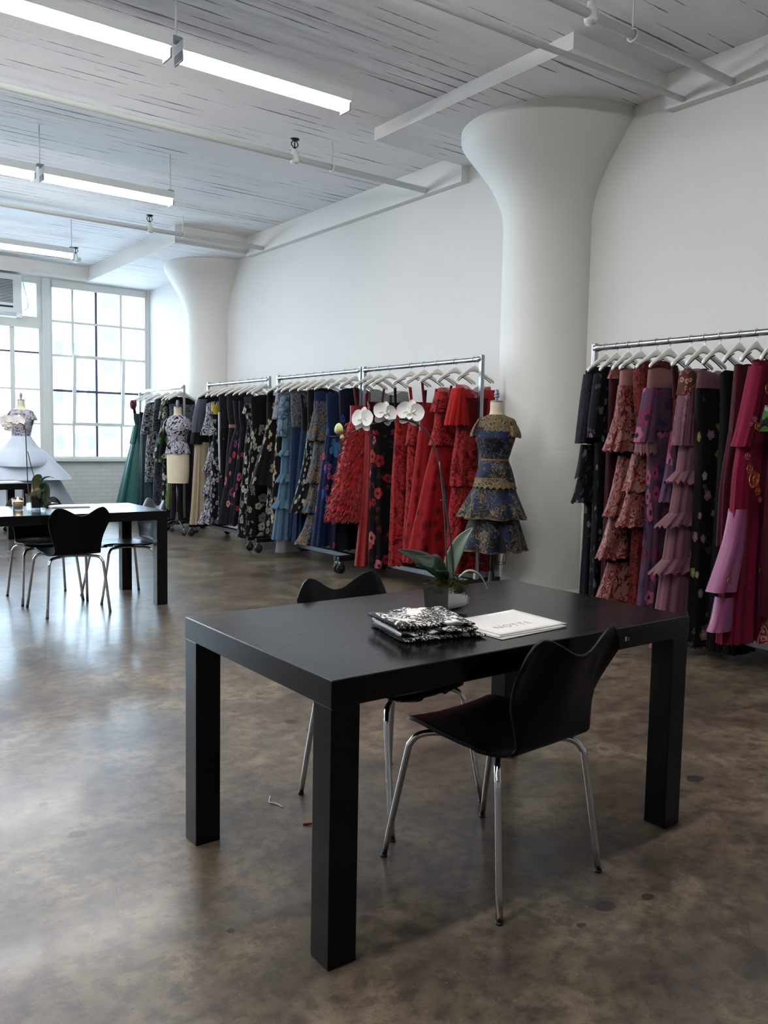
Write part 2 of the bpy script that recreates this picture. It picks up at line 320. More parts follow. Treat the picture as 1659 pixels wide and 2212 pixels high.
printed('red_floral', '#b01c20', [dict(s=9, r=.4, k=.5, c=['#7a1218', '#8e161a'], h='#5a0c12')], 0.7)
printed('dark_floral', '#131017', [dict(s=13, r=.36, p=2, k=.4, c=['#55475c', '#3b3f3c'], d=.7), dict(s=11, r=.32, k=.28, c=['#8d6f86', '#77707c'])])
printed('mauve_flower', '#6a4a66', [dict(s=9, r=.45, p=3, k=.4, c=['#2f3d66', '#4a3a5a'], d=.4), dict(s=7, r=.48, k=.6, c=['#b5476f', '#8f3358', '#c66f90'], h='#2c2a4c')])
printed('vine_black', '#150b12', [dict(s=10, r=.36, p=3, k=.3, c=['#3c4632', '#4f5a42'], d=.7), dict(s=8, r=.3, k=.3, c=['#a07a90', '#8f8a46', '#9aa39a'], h='#c8b060')])
printed('mauve_lace', '#8f6272', [dict(s=16, r=.42, k=.5, c=['#b58f86', '#a67a8a'])], sheer=0.92)
printed('flower_cluster', '#6a3434', [dict(s=24, r=.5, k=.8, c=['#b96a5a', '#8c3f42', '#c79384', '#4b5a34'], h='#3a1a1c')])
printed('pink_flower', '#6a2740', [dict(s=26, r=.5, k=.8, c=['#a83a5e', '#c86a86', '#7a2240'])])
CLOTH_SHADE = 0.7; lace('bw_lace', '#121319', '#b3b7c2', 13, .10, dist=2.2); lace('brocade', '#0c0c10', '#9a9aa2', 13, .07, dist=2.0, gloss=.45); CLOTH_SHADE = 0.44; lace('charcoal_lace', '#14151a', '#4c4e5a', 14, .10, dist=2.0); lace('grey_lace', '#3f444c', '#787f88', 18, .12)
lace('pale_lace', '#8b909c', '#a9adb8', 16, .1, '#5c5868'); lace('blue_lace', '#5f7d92', '#8aa6b8', 16, .1, '#45606f'); lace('black_lace', '#0e0d10', '#2c2b30', 24, .1); lace('bronze', '#2a3a58', '#8a7658', 17, .12, '#5f7896')
lace('red_lace', '#a01a1e', '#c43a38', 18, .12, '#6d1016'); lace('rose_brocade', '#7c2026', '#c08a84', 13, .1, '#9c5a56', gloss=.5); lace('burgundy_lace', '#4a1218', '#86322f', 18, .12); lace('dark_lace', '#15131c', '#2e2b38', 22, .12)
corded('blue_gold_lace', '#162a54', '#97804f', 9, .085, .40, '#0b1122'); corded('gold_lace', '#2a2620', '#a08a5e', 15, .17, .62, '#1b2c4c'); CLOTH_SHADE = 0.62
corded('toile', '#ffffff', '#0d0c0f', 15, .17, .62, '#f4f0e8'); CLOTH_SHADE = 0.44; CLOTH_SHADE = 0.75; lace('bw_peplum', '#0f0e16', '#b5b3be', 9, .13, dist=2.4); CLOTH_SHADE = 0.44
CLOTH_SHADE = 0.8; lace('silver_lace', '#7c7c88', '#b5b6be', 30, .14, '#4d4c58'); plain('gold_trim', '#7a5c36', 0.7); plain('ice_tulle', '#c2cedd', 0.85, 0.9, streak=0.08); CLOTH_SHADE = 0.44
plain('orange_flower', '#ff8a5c', 0.7); plain('coral_flower', '#f08090', 0.7)
# ================================================================== the room
def struct(name, bm, mat, smooth=False, parent=None): return link(name, bm, mat, parent, smooth, kind='structure' if parent is None else None)
def boxes(*L, bev=0.0):
    bm = nb()
    for a in L: box(bm, *a, bev=bev)
    return bm
struct('floor', boxes((BX-.2, WX+.2, BY-.2, WY+.2, -.15, 0)), MAT['polished_concrete'])
struct('ceiling', boxes((BX-.2, WX+.2, BY-.2, WY+.2, CZ, CZ+.2)), MAT['board_ceiling'])
struct('wall_right', boxes((WX, WX+.2, BY-.2, WY+.2, 0, CZ)), MAT['white_plaster'])
struct('wall_left', boxes((BX-.2, BX, BY-.2, WY+.2, 0, CZ)), MAT['white_plaster'])
struct('wall_back', boxes((BX, WX, BY-.2, BY, 0, CZ)), MAT['white_plaster'])
struct('wall_window', boxes((BX, WX, WY, WY+.22, 0, .90)), MAT['painted_brick'])
def panel(name, x0, x1, y0, y1, z0, z1):
    o = struct(name, boxes((x0, x1, y0, y1, z0, z1)), MAT['white_plaster']); o.data.materials.append(MAT['board_ceiling'])
    for p in o.data.polygons:
        if p.normal.z < -.5: p.material_index = 1
panel('ceiling_panel', 4.48, WX, 4.01, 6.28, 3.97, CZ)
panel('ceiling_panel', 4.48, WX, 10.72, WY-.0, 3.85, CZ)
struct('beam_right', boxes((WX-.09, WX, BY, 4.01, 3.82, CZ)), MAT['white_plaster'])
struct('beam_right', boxes((WX-.09, WX, 6.28, 10.72, 3.82, CZ)), MAT['white_plaster'])
struct('beam_window', boxes((BX, 4.48, WY-.22, WY+.22, 3.86, CZ)), MAT['white_plaster'])
struct('beam_window', boxes((4.48, WX, WY, WY+.22, 3.85, CZ)), MAT['white_plaster'])
struct('baseboard_right', boxes((WX-.02, WX, BY, WY, 0, .09)), MAT['trim_paint'])
def column(cy, r, cap, zf, zt):
    bm = nb(); d = cap-r; h = zt-zf
    prof = [(r+.06, 0), (r+.06, .085), (r+.045, .1), (r+.012, .105), (r+.01, 1.26), (r+.004, 1.268), (r, 1.275), (r, zf)]
    prof += [(r+d*.05, zf+h*.16), (r+d*.17, zf+h*.32), (r+d*.38, zf+h*.5), (r+d*.63, zf+h*.66), (r+d*.85, zf+h*.8), (r+d*.97, zf+h*.88), (cap, zf+h*.92), (cap, zt)]
    lathe(bm, prof, 96, WX, cy)
    struct('column', bm, MAT['column_paint'], True).data.set_sharp_from_angle(angle=math.radians(50))
column(5.17, .424, .808, 3.2, 3.97); column(11.88, .418, .745, 3.02, 3.85)

# windows: steel sash in each bay
def ring(bm, x0, x1, z0, z1, w, y0, y1):
    o = [(x0, z0), (x1, z0), (x1, z1), (x0, z1)]; i = [(x0+w, z0+w), (x1-w, z0+w), (x1-w, z1-w), (x0+w, z1-w)]
    V = [[bm.verts.new((x, y, z)) for x, z in s] for y in (y0, y1) for s in (o, i)]
    for k in range(4):
        j = (k+1) % 4
        bm.faces.new((V[0][k], V[0][j], V[1][j], V[1][k])); bm.faces.new((V[2][k], V[3][k], V[3][j], V[2][j]))
        bm.faces.new((V[0][k], V[2][k], V[2][j], V[0][j])); bm.faces.new((V[1][k], V[1][j], V[3][j], V[3][k]))
ZR = [3.185, 2.63, 2.055, 1.50]
def window(i, x0, x1):
    w = thing('window_%d' % i, None, None, (0, 0, 0), kind='structure'); top = 3.72
    bm = nb(); ring(bm, x0, x1, .93, 3.86, .035, WY, WY+.09); link('frame', bm, MAT['trim_paint'], w, False)
    link('header', boxes((x0+.03, x1-.03, WY-.03, WY+.09, top, 3.83)), MAT['trim_paint'], w, False)
    link('sill', boxes((x0-.06, x1+.03, WY-.09, WY+.09, .885, .935)), MAT['trim_paint'], w, False)
    link('pane', boxes((x0+.03, x1-.03, WY+.052, WY+.058, .95, top)), MAT['window_glass'], w, False)
    wd = x1-x0; xs = [x0+wd*f for f in (.225, .463, .724)]
    for k, x in enumerate(xs):
        link('muntin', boxes((x-.019, x+.019, WY+.02, WY+.075, .95, top)), MAT['backlit_steel' if k == 1 else 'trim_paint'], w, False)
    for k, z in enumerate(ZR):
        link('muntin', boxes((x0+.03, x1-.03, WY+.015, WY+.07, z-.019, z+.019)), MAT['backlit_steel' if k == 2 else 'trim_paint'], w, False)
    # hinged hopper sash in the middle, tipped open a little
    bm = nb(); ring(bm, xs[0]-.03, xs[2]+.03, 0, 1.165, .052, -.03, .02)
    s = link('hopper_sash', bm, MAT['trim_paint'], w, False); s.location = (0, WY+.01, 1.485); s.rotation_euler = (math.radians(4.5), 0, 0)
    for k in (0, 1):
        bm = nb(); xx = xs[0]+.2+.42*k; tube(bm, [(xx, WY-.005, 1.51), (xx, WY-.02, 1.58), (xx+.012*(1-2*k), WY-.03, 1.66)], .006, 6); link('latch', bm, MAT['grey_metal'], w)
for i, (a, b) in enumerate(BAYS): 
    if i != 1: window(i+1, a, b)
# second bay: transom light above a heavy bar, where the air conditioner sits
def window_transom(i, x0, x1):
    w = thing('window_%d' % i, None, None, (0, 0, 0), kind='structure')
    bm = nb(); ring(bm, x0, x1, .93, 3.86, .05, WY, WY+.09); link('frame', bm, MAT['trim_paint'], w, False)
    link('transom_bar', boxes((x0+.04, x1-.04, WY-.05, WY+.09, 3.03, 3.17)), MAT['trim_paint'], w, False)
    link('sill', boxes((x0-.03, x1+.06, WY-.09, WY+.09, .885, .935)), MAT['trim_paint'], w, False)
    bm = nb(); ring(bm, 3.42, x1-.03, 3.17, 3.80, .05, WY-.01, WY+.06); link('vent_sash', bm, MAT['trim_paint'], w, False)
    link('pane', boxes((x0+.04, x1-.04, WY+.052, WY+.058, .95, 3.82)), MAT['window_glass'], w, False)
    for x, ww in ((3.345, .035), (2.93, .014), (2.5, .02)): link('muntin', boxes((x-ww, x+ww, WY+.02, WY+.08, .95, 3.03)), MAT['trim_paint'], w, False)
    for z in (2.65, 2.055, 1.5): link('muntin', boxes((x0+.04, x1-.04, WY+.025, WY+.075, z-.014, z+.014)), MAT['backlit_steel' if z > 2.6 else 'trim_paint'], w, False)
window_transom(2, *BAYS[1])
edges = [(WX-.04, WX)]+[(BAYS[i+1][1], BAYS[i][0]) for i in range(len(BAYS)-1)]+[(BX, BAYS[-1][0])]
for k, (a, b) in enumerate(edges): struct('trim_%d' % (k+1), boxes((a, b, WY-.03, WY+.2, .90, 3.86), bev=.008), MAT['trim_paint'])

# pale buildings across the street
def building(x0, x1, y, top, cols, rows, z0, label, mat, dz=1.9):
    b = thing('street_building', label, 'building', ((x0+x1)/2, y, -12), group=None)
    o = link('facade', boxes((x0, x1, y, y+10, -12, top)), MAT[mat], b, False); o.matrix_parent_inverse = Matrix.Translation((-(x0+x1)/2, -y, 12))
    for r in range(rows):
        for c in range(cols):
            xx = x0+(x1-x0)*(c+.5)/cols; zz = z0+r*dz; q = (x1-x0)/cols*.22
            f = link('window', boxes((xx-q, xx+q, y-.06, y+.05, zz-.42, zz+.42)), MAT['far_glass'], b, False); f.matrix_parent_inverse = o.matrix_parent_inverse
building(12.6, 16.2, 50, 9, 4, 3, .9, 'white office block beyond the tall steel window, the middle one', 'far_facade', 2.6)
building(17.0, 21.5, 54, 14, 2, 5, 1.6, 'white office block beyond the tall steel window, nearest the wall corner', 'far_facade', 2.0)
building(7.0, 11.2, 42, 12, 2, 5, -.4, 'greyish office block beyond the window that holds the air conditioner', 'far_facade_grey', 2.2)

# ------------------------------------------------------------------ ceiling services
def fluorescent(x0, x1, y, z, label, rods):
    f = thing('fluorescent_light', label, 'ceiling light', ((x0+x1)/2, y, z), group='fluorescent strip lights'); L = (x1-x0)/2-.025
    link('housing', boxes((-L, L, -.082, .082, .026, .095), bev=.008), MAT['white_metal'], f, False)
    bm = nb(); P = []
    for s in (-L+.012, L-.012): P.append([bm.verts.new((s, .058*math.cos(a), .03-.055*math.sin(a))) for a in [PI*k/10 for k in range(11)]])
    for k in range(10): bm.faces.new((P[0][k], P[0][k+1], P[1][k+1], P[1][k]))
    bm.faces.new(P[0]); bm.faces.new(P[1][::-1]); bm.faces.new((P[0][0], P[1][0], P[1][10], P[0][10]))
    link('diffuser', bm, MAT['lamp_tube'], f)
    for s in (-1, 1): link('end_cap', boxes((min(s*L, s*(L-.014)), max(s*L, s*(L-.014)), -.06, .06, -.03, .032), bev=.004), MAT['grey_metal'], f, False)
    for rx in rods:
        bm = nb(); tube(bm, [(rx, 0, .09), (rx, 0, CZ-z+.01)], .006, 6); link('suspension_rod', bm, MAT['white_metal'], f)
        link('bracket', boxes((rx-.03, rx+.03, -.03, .03, .09, .12), bev=.004), MAT['grey_metal'], f, False)
for y, names in ((11.37, 'farthest row, by the windows'), (8.13, 'middle row'), (5.06, 'nearest row in view'), (1.80, None)):
    for k, (a, b) in enumerate(((2.11, 3.39), (.82, 2.10), (-.47, .81), (-1.76, -.48), (-3.05, -1.77))):
        if names: lab = 'lit white fluorescent strip light, %s, %s' % (names, ['end fixture towards the dress racks', 'second fixture from the racks', 'third fixture from the racks', 'fourth fixture from the racks', 'fifth fixture from the racks'][k])
        else: lab = 'lit white fluorescent strip light %s the near black table, %s fixture' % ('above' if y > 0 else 'out of view behind', ['first', 'second', 'third', 'fourth', 'fifth'][k])
        fluorescent(a, b, y, 3.62, lab, [-.625] if k or y < 6 else [-.625, .60])
def pipe(name, label, y, z, x_end, heads, hangers, y2=None, r=.028, x0=BX):
    p = thing(name, label, 'pipe', (x_end, y, z)); yy = 0 if y2 is None else y2-y
    bm = nb(); tube(bm, [(0, 0, 0), ((x0-x_end), yy, 0)], r, 14); link('pipe', bm, MAT['trim_paint'], p)
    for hx in heads:
        x = hx-x_end
        bm = nb(); lathe(bm, [(.036, -.045), (.04, -.03), (.04, .035), (.026, .05), (.024, .075), (.012, .08)], 14, x, 0); link('tee_fitting', bm, MAT['trim_paint'], p)
        bm = nb(); lathe(bm, [(.012, .08), (.012, .095), (.006, .1), (.006, .15), (.04, .156), (.044, .166), (.012, .17)], 14, x, 0); h = link('sprinkler_head', bm, MAT['black_iron'], p)
        bm = nb(); tube(bm, [(x-.012, 0, .092), (x-.034, 0, .115), (x-.026, 0, .14), (x-.004, 0, .158)], .005, 6, 4); tube(bm, [(x+.012, 0, .092), (x+.034, 0, .115), (x+.026, 0, .14), (x+.004, 0, .158)], .005, 6, 4); link('frame_arm', bm, MAT['black_iron'], h)
    for hx in hangers:
        x = hx-x_end; bm = nb(); tube(bm, [(x, 0, .05), (x, 0, CZ-z+.005)], .007, 6); link('hanger_rod', bm, MAT['trim_paint'], p)
        bm = nb(); tube(bm, [(x, .036*math.sin(a), .036*math.cos(a)) for a in [2*PI*k/16 for k in range(17)]], .007, 6); link('hanger_loop', bm, MAT['trim_paint'], p)
    return p
pipe('sprinkler_pipe', 'white sprinkler pipe with thick hanger rod, crossing before the drop panel of the near column', 3.48, 3.85, WX, (4.03, .9), (4.42, 1.5))
pipe('sprinkler_pipe', 'white sprinkler pipe with dark upright head, between the first and second rows of lights', 6.81, 3.85, WX, (3.98, .8), (4.38, 1.4))
pipe('sprinkler_pipe', 'white sprinkler pipe with dark upright head, between the second and last rows of lights', 10.23, 3.85, WX, (3.95, .8), (4.38, 1.4))
pipe('sprinkler_pipe', 'white sprinkler pipe close to the window beam, its dark head by the last lamp', 12.67, 3.85, 3.86, (3.79,), (1.8,))
pipe('conduit_pipe', 'thin white conduit slanting across the drop panel to the wall beam', 3.86, 3.85, WX-.08, (), (), y2=4.32, r=.02)

# window air conditioner
ac = thing('air_conditioner', 'white window air conditioner with dark louvred grille, set in the window transom', 'air conditioner', (3.13, WY-.02, 3.18))
link('casing', boxes((-.30, .30, -.28, .25, .015, .63), bev=.012), MAT['appliance_white'], ac, False)
link('front_panel', boxes((-.29, .29, -.305, -.28, .03, .615), bev=.008), MAT['appliance_white'], ac, False)
gp = link('grille', boxes((-.27, .16, -.308, -.304, .18, .53)), MAT['vent_black'], ac, False)
for k in range(15): link('louvre', boxes((-.27, .16, -.316, -.305, .19+k*.0225, .198+k*.0225)), MAT['appliance_white'], gp, False)
link('control_slot', boxes((-.25, .16, -.309, -.304, .105, .135)), MAT['vent_black'], ac, False)
bm = nb(); tube(bm, [(.22, -.29, .07), (.30, -.30, .08), (.38, -.29, .13), (.375, -.27, .27), (.335, -.26, .45), (.315, -.26, .60), (.34, -.2, .66), (.6, -.03, .69)], .008, 6, 6); link('power_cord', bm, MAT['white_metal'], ac)
link('plug_box', boxes((.215, .30, -.30, -.24, -.03, .07), bev=.006), MAT['hanger_white'], ac, False)

# ================================================================== furniture
def make_table(label, loc):
    t = thing('black_table', label, 'table', loc, group='black square-legged tables'); L, W = 1.485, .885
    link('tabletop', boxes((0, L, 0, W, .678, .75), bev=.003), MAT['black_wood'], t, False)
    for x in (0, L-.088):
        for y in (0, W-.088): link('leg', boxes((x+.001, x+.087, y+.001, y+.087, 0, .679), bev=.003), MAT['black_wood'], t, False)
    return t
tab1 = make_table('black wooden table with the white orchid, papers and folded cloth on top', (1.11, 1.695, 0)); tab1.pop('group')
m = link('inlaid_mark', boxes((1.104, 1.11, -.0015, .001, -.004, .010)), MAT['white_metal'], tab1, False); m.location = (.03, 0, .708)
m = link('inlaid_mark', boxes((1.118, 1.123, -.0015, .001, -.002, .010)), MAT['grey_metal'], tab1, False); m.location = (.03, 0, .706)
m = link('inlaid_mark', boxes((1.088, 1.093, -.0015, .001, -.004, .004)), MAT['dark_steel'], tab1, False); m.location = (.03, 0, .706)
tab2 = copy_tree(tab1); tab2.location = (1.11, 6.365, 0); tab2['label'] = 'black wooden table with the lit candle and a second orchid on top'
for ch in list(tab2.children):
    if ch.name.startswith('inlaid'): bpy.data.objects.remove(ch)
tab3 = copy_tree(tab2); tab3.location = (1.11, 10.5, 0); tab3['label'] = 'black wooden table nearest the window, papers at its edge, in front of the tulle gown'

def make_chair():
    t = thing('stacking_chair', '', 'chair', (0, 0, 0))
    path = [(.20, .438, .165), (.185, .449, .192), (.13, .452, .2), (.05, .446, .205), (-.05, .440, .205), (-.13, .438, .197), (-.19, .442, .183), (-.222, .455, .174)]
    NU = 24
    def hw(u): return u
    def sheet(rows):
        bm = nb(); KEEP.add(id(bm)); G = []
        for row in rows: G.append([bm.verts.new(p) for p in row])
        for a in range(len(G)-1):
            for b in range(NU): bm.faces.new((G[a][b], G[a][b+1], G[a+1][b+1], G[a+1][b]))
        return bm
    us = [-1+2*k/NU for k in range(NU+1)]
    seat_rows = []
    for i in range(29):
        y, z, w = interp(path, i/28)
        if i < 3: w -= (.05, .022, .006)[i]*1.0
        seat_rows.append([(u*w, y-(.03*(abs(u)**3) if i < 2 else 0), z+.012*u*u*(1 if y > -.1 else .5)) for u in us])
    s = link('seat', sheet(seat_rows), MAT['black_ply'], t)
    def top(u):
        a = abs(u); dip = .062*(math.cos(min(1, a/.74)*PI)+1)/2
        return .805-dip-.075*max(0, (a-.74)/.26)**1.8
    back_rows = []
    bp = [(-.222, .455, .174), (-.243, .478, .170), (-.252, .52, .172), (-.262, .59, .184), (-.282, .67, .203), (-.312, .75, .219), (-.335, .80, .222)]
    for i in range(31):
        y, z, w = interp(bp, i/30); f = (z-.455)/(.80-.455)
        back_rows.append([(u*w, y+.035*u*u*min(1, f*2), .455+(top(u)-.455)*f) for u in us])
    b = link('backrest', sheet(back_rows), MAT['black_ply'], t)
    for o in (s, b):
        md = o.modifiers.new('thick', 'SOLIDIFY'); md.thickness = .012; md.offset = -1
        bv = o.modifiers.new('round', 'BEVEL'); bv.width = .003; bv.segments = 2; bv.limit_method = 'ANGLE'; bv.angle_limit = math.radians(60)
    bm = nb(); lathe(bm, [(.075, .418), (.08, .421), (.08, .429), (.07, .433)], 20, 0, -.02); link('mounting_plate', bm, MAT['chrome'], t)
    for sx in (-1, 1):
        for sy in (-1, 1):
            yb = .15 if sy > 0 else -.17
            bm = nb(); tube(bm, [(sx*.03, sy*.03-.02, .421), (sx*.12, yb*.75, .424), (sx*.172, yb, .419), (sx*.194, yb+sy*.022, .392), (sx*.203, yb+sy*.034, .34), (sx*.232, sy*.248, .004)], .0105, 10, 5)
            lg = link('leg', bm, MAT['chrome'], t)
            bm = nb(); lathe(bm, [(.0112, 0), (.0118, .002), (.0112, .009)], 10, sx*.232, sy*.248); link('glide', bm, MAT['dark_steel'], lg)
    return t
chair = make_chair()
chairs = [((1.832, 1.866, 0), 4, 'black moulded chair with its back to the camera, tucked under the near black table'),
          ((1.868, 2.44, 0), 187, 'black moulded chair across the near table, only its back top and legs showing'),
          ((1.875, 6.555, 0), 2, 'black moulded chair seen from behind, tucked under the candle table'),
          ((1.85, 7.115, 0), 180, 'black moulded chair on the far side of the candle table, its seat catching light'),
          ((2.39, 6.86, 0), 92, 'black moulded chair turned sideways at the end of the candle table, seat shining'),
          ((1.80, 10.55, 0), 3, 'black moulded chair at the table nearest the window, mostly hidden')]
for k, (loc, rz, lab) in enumerate(chairs):
    c = chair if k == 0 else copy_tree(chair)
    c.location = loc; c.rotation_euler = (0, 0, math.radians(rz)); c['label'] = lab; c['group'] = 'black moulded chairs'

# ------------------------------------------------------------------ orchids
def disc_petal(bm, M, L, W, cup=.15, tip=.5, n=8, m=10, curl=0.0):
    G = []
    for i in range(m+1):
        v = i/m; w = W*max(.02, 1-abs(2*v**tip-1)**2.3)**.58; row = []
        for k in range(n+1):
            u = -1+2*k/n; row.append(bm.verts.new(M @ Vector((u*w, v*L, cup*L*(u*u*.5)*(w/W)-cup*L*math.sin(PI*v)*.5+curl*L*v*v))))
        G.append(row)
    for i in range(m):
        for k in range(n): bm.faces.new((G[i][k], G[i][k+1], G[i+1][k+1], G[i+1][k]))
def orchid_flower(parent, loc, face, upv, s, name='flower'):
    """a moth orchid: two broad petals, three sepals and a small lip; face = the way it looks"""
    z = Vector(face).normalized(); y = (Vector(upv)-z*Vector(upv).dot(z)).normalized(); x = y.cross(z)
    B = Matrix((( x.x, y.x, z.x, loc[0]), (x.y, y.y, z.y, loc[1]), (x.z, y.z, z.z, loc[2]), (0, 0, 0, 1)))
    bm = nb(); lathe(bm, [(.002*s, -.006*s), (.10*s, .02*s), (.13*s, .09*s), (.09*s, .17*s), (.01*s, .2*s)], 10)
    for v in bm.verts: v.co = B @ Vector((v.co.x*.8, v.co.y-.05*s, v.co.z))
    f = link(name, bm, MAT['petal_heart'], parent)
    for a in (72, -72):
        bm = nb(); KEEP.add(id(bm)); disc_petal(bm, B @ Matrix.Rotation(math.radians(a), 4, 'Z') @ Matrix.Translation((0, .02*s, .03*s)) @ Matrix.Rotation(math.radians(-8), 4, 'X'), .98*s, .60*s, .20, .80); link('petal', bm, MAT['petal_white'], f)
    for a, l in ((0, .98), (142, .95), (-142, .95)):
        bm = nb(); KEEP.add(id(bm)); disc_petal(bm, B @ Matrix.Rotation(math.radians(a), 4, 'Z') @ Matrix.Translation((0, .02*s, -.02*s)) @ Matrix.Rotation(math.radians(-14), 4, 'X'), l*s, .33*s, .2, .85); link('sepal', bm, MAT['petal_white'], f)
    bm = nb(); KEEP.add(id(bm)); disc_petal(bm, B @ Matrix.Translation((0, -.06*s, .12*s)) @ Matrix.Rotation(math.radians(180), 4, 'Z') @ Matrix.Rotation(math.radians(35), 4, 'X'), .5*s, .2*s, .5, .8); link('lip', bm, MAT['petal_white'], f)
    return f
def leaf(parent, pts, w, mat, label=None, twist=(0, 0, 1)):
    P = catmull(pts, 8); n = len(P)-1; bm = nb(); KEEP.add(id(bm)); G = []
    for i, p in enumerate(P):
        t = (P[min(i+1, n)]-P[max(0, i-1)]).normalized(); sd = t.cross(Vector(twist)).normalized(); nn = sd.cross(t); v = i/n
        ww = w*(math.sin(PI*min(1, .06+v*.92)))**.6*(.55+.6*math.sin(PI*min(1, v*.9+.1)))*.75
        G.append([bm.verts.new(p+sd*ww*u+nn*abs(u)**1.5*ww*.35) for u in (-1, -.66, -.33, 0, .33, .66, 1)])
    for i in range(n):
        for k in range(6): bm.faces.new((G[i][k], G[i][k+1], G[i+1][k+1], G[i+1][k]))
    o = link('leaf', bm, MAT[mat], parent, label=label); md = o.modifiers.new('thick', 'SOLIDIFY'); md.thickness = .0025; return o
def cube_pot(root, c, s, rot, h, soil):
    """square tapering glass vase with a thick clear base"""
    def sq(r, z): return [Vector((r*math.cos(rot+PI/4+k*PI/2)*1.4142, r*math.sin(rot+PI/4+k*PI/2)*1.4142, z)) for k in range(4)]
    bm = nb(); R = [[bm.verts.new(Vector(c)+p) for p in sq(r, z)] for r, z in ((s*.86, 0), (s, h), (s-.005, h), (s*.86-.006, .016))]
    for a in range(3):
        for k in range(4): bm.faces.new((R[a][k], R[a][(k+1) % 4], R[a+1][(k+1) % 4], R[a+1][k]))
    bm.faces.new(R[0][::-1]); bm.faces.new(R[3])
    link('glass_pot', bm, MAT['vase_glass'], root, False)
    bm = nb(); R = [[bm.verts.new(Vector(c)+p) for p in sq(r, z)] for r, z in ((s*.86-.013, .022), (s-.012, h-.012))]
    for k in range(4): bm.faces.new((R[0][k], R[0][(k+1) % 4], R[1][(k+1) % 4], R[1][k]))
    bm.faces.new(R[0][::-1]); bm.faces.new(R[1]); link('potting_soil', bm, MAT['pot_soil'], root, False)
def moss(root, c, r, z, n, seed, hh=.03):
    rnd = random.Random(seed); bm = nb()
    for _ in range(n):
        a = rnd.uniform(0, 2*PI); q = r*math.sqrt(rnd.random()); x, y = c[0]+q*math.cos(a), c[1]+q*math.sin(a); z0 = c[2]+z+hh*(1-(q/r)**2)*rnd.uniform(.2, 1)
        pts = [(x, y, z0)]
        for k in range(3): pts.append((pts[-1][0]+rnd.uniform(-.012, .012), pts[-1][1]+rnd.uniform(-.012, .012), pts[-1][2]+rnd.uniform(-.006, .011)))
        tube(bm, pts, .0012, 4, 2, False)
    link('moss', bm, MAT['moss'], root, kind='stuff')
    bm = nb(); bmesh.ops.create_icosphere(bm, subdivisions=3, radius=1)
    for v in bm.verts: v.co = Vector((c[0]+v.co.x*r*1.02, c[1]+v.co.y*r*1.02, c[2]+z-.01+max(-.01, v.co.z*hh*(.75+.4*rnd.random()))))
    link('moss_mound', bm, MAT['moss'], root)
orc = thing('potted_orchid', 'white orchid in a square glass pot on the near table, three big blooms', 'orchid', (0, 0, 0))
PC = (1.868, 2.148, .75)
cube_pot(orc, PC, .058, math.radians(8), .108, True); moss(orc, PC, .056, .10, 260, 3, .034)
bm = nb(); STEM = [(1.895, 2.142, .855), (1.89, 2.157, .983), (1.883, 2.174, 1.093), (1.874, 2.195, 1.219), (1.864, 2.21, 1.289), (1.847, 2.229, 1.352), (1.817, 2.256, 1.393), (1.773, 2.29, 1.411), (1.722, 2.327, 1.403), (1.671, 2.363, 1.385), (1.619, 2.399, 1.357), (1.574, 2.431, 1.348), (1.545, 2.452, 1.354)]
tube(bm, STEM, .0034, 8, 5, True, .0014); link('flower_stem', bm, MAT['stem'], orc)
bm = nb(); tube(bm, [(1.872, 2.15, .85), (1.868, 2.16, 1.0), (1.862, 2.175, 1.17), (1.861, 2.196, 1.27)], .0025, 6, 4); link('support_stake', bm, MAT['stem'], orc)
for z, p in ((1.14, (1.874, 2.182)), (1.03, (1.884, 2.164))):
    bm = nb(); tube(bm, [(p[0]+.013*math.cos(a), p[1]+.011*math.sin(a), z) for a in [2*PI*k/12 for k in range(13)]], .0012, 5); link('stem_clip', bm, MAT['dark_steel'], orc)
TC = Vector((-.62, -.75, .02))
orchid_flower(orc, (1.790, 2.272, 1.433), (-.62, -.78, .08), (.15, -.1, 1), .050)
orchid_flower(orc, (1.722, 2.322, 1.430), (-.20, -.95, .1), (.25, 0, 1), .046)
orchid_flower(orc, (1.655, 2.367, 1.408), (-.93, -.30, .1), (.1, 0, 1), .047)
def bud(parent, c, s):
    bm = nb(); bmesh.ops.create_icosphere(bm, subdivisions=3, radius=1)
    for v in bm.verts: v.co = Vector((c[0]+v.co.x*s*.8, c[1]+v.co.y*s*.8, c[2]+v.co.z*s*(1+.25*v.co.z)))
    link('bud', bm, MAT['bud_green'], parent)
bud(orc, (1.596, 2.416, 1.371), .019); bud(orc, (1.605, 2.41, 1.346), .009)
leaf(orc, [(1.872, 2.15, .86), (1.83, 2.19, .915), (1.79, 2.225, .945), (1.745, 2.262, .968)], .036, 'leaf_dark', None, (-.45, -.5, .75))
leaf(orc, [(1.868, 2.145, .86), (1.82, 2.15, .925), (1.80, 2.17, .935), (1.775, 2.205, .95)], .036, 'leaf_dark', None, (-.45, -.5, .75))
leaf(orc, [(1.882, 2.152, .86), (1.893, 2.16, .92), (1.918, 2.14, 1.0), (1.950, 2.118, 1.048)], .028, 'leaf_lit', 'pale upright leaf catching the light', (-.7, -.7, .2))
leaf(orc, [(1.895, 2.14, .865), (1.93, 2.115, .90), (1.962, 2.09, .888), (1.985, 2.07, .842)], .014, 'leaf_lit')
leaf(orc, [(1.86, 2.15, .86), (1.82, 2.12, .9), (1.79, 2.10, .915)], .026, 'leaf_dark')

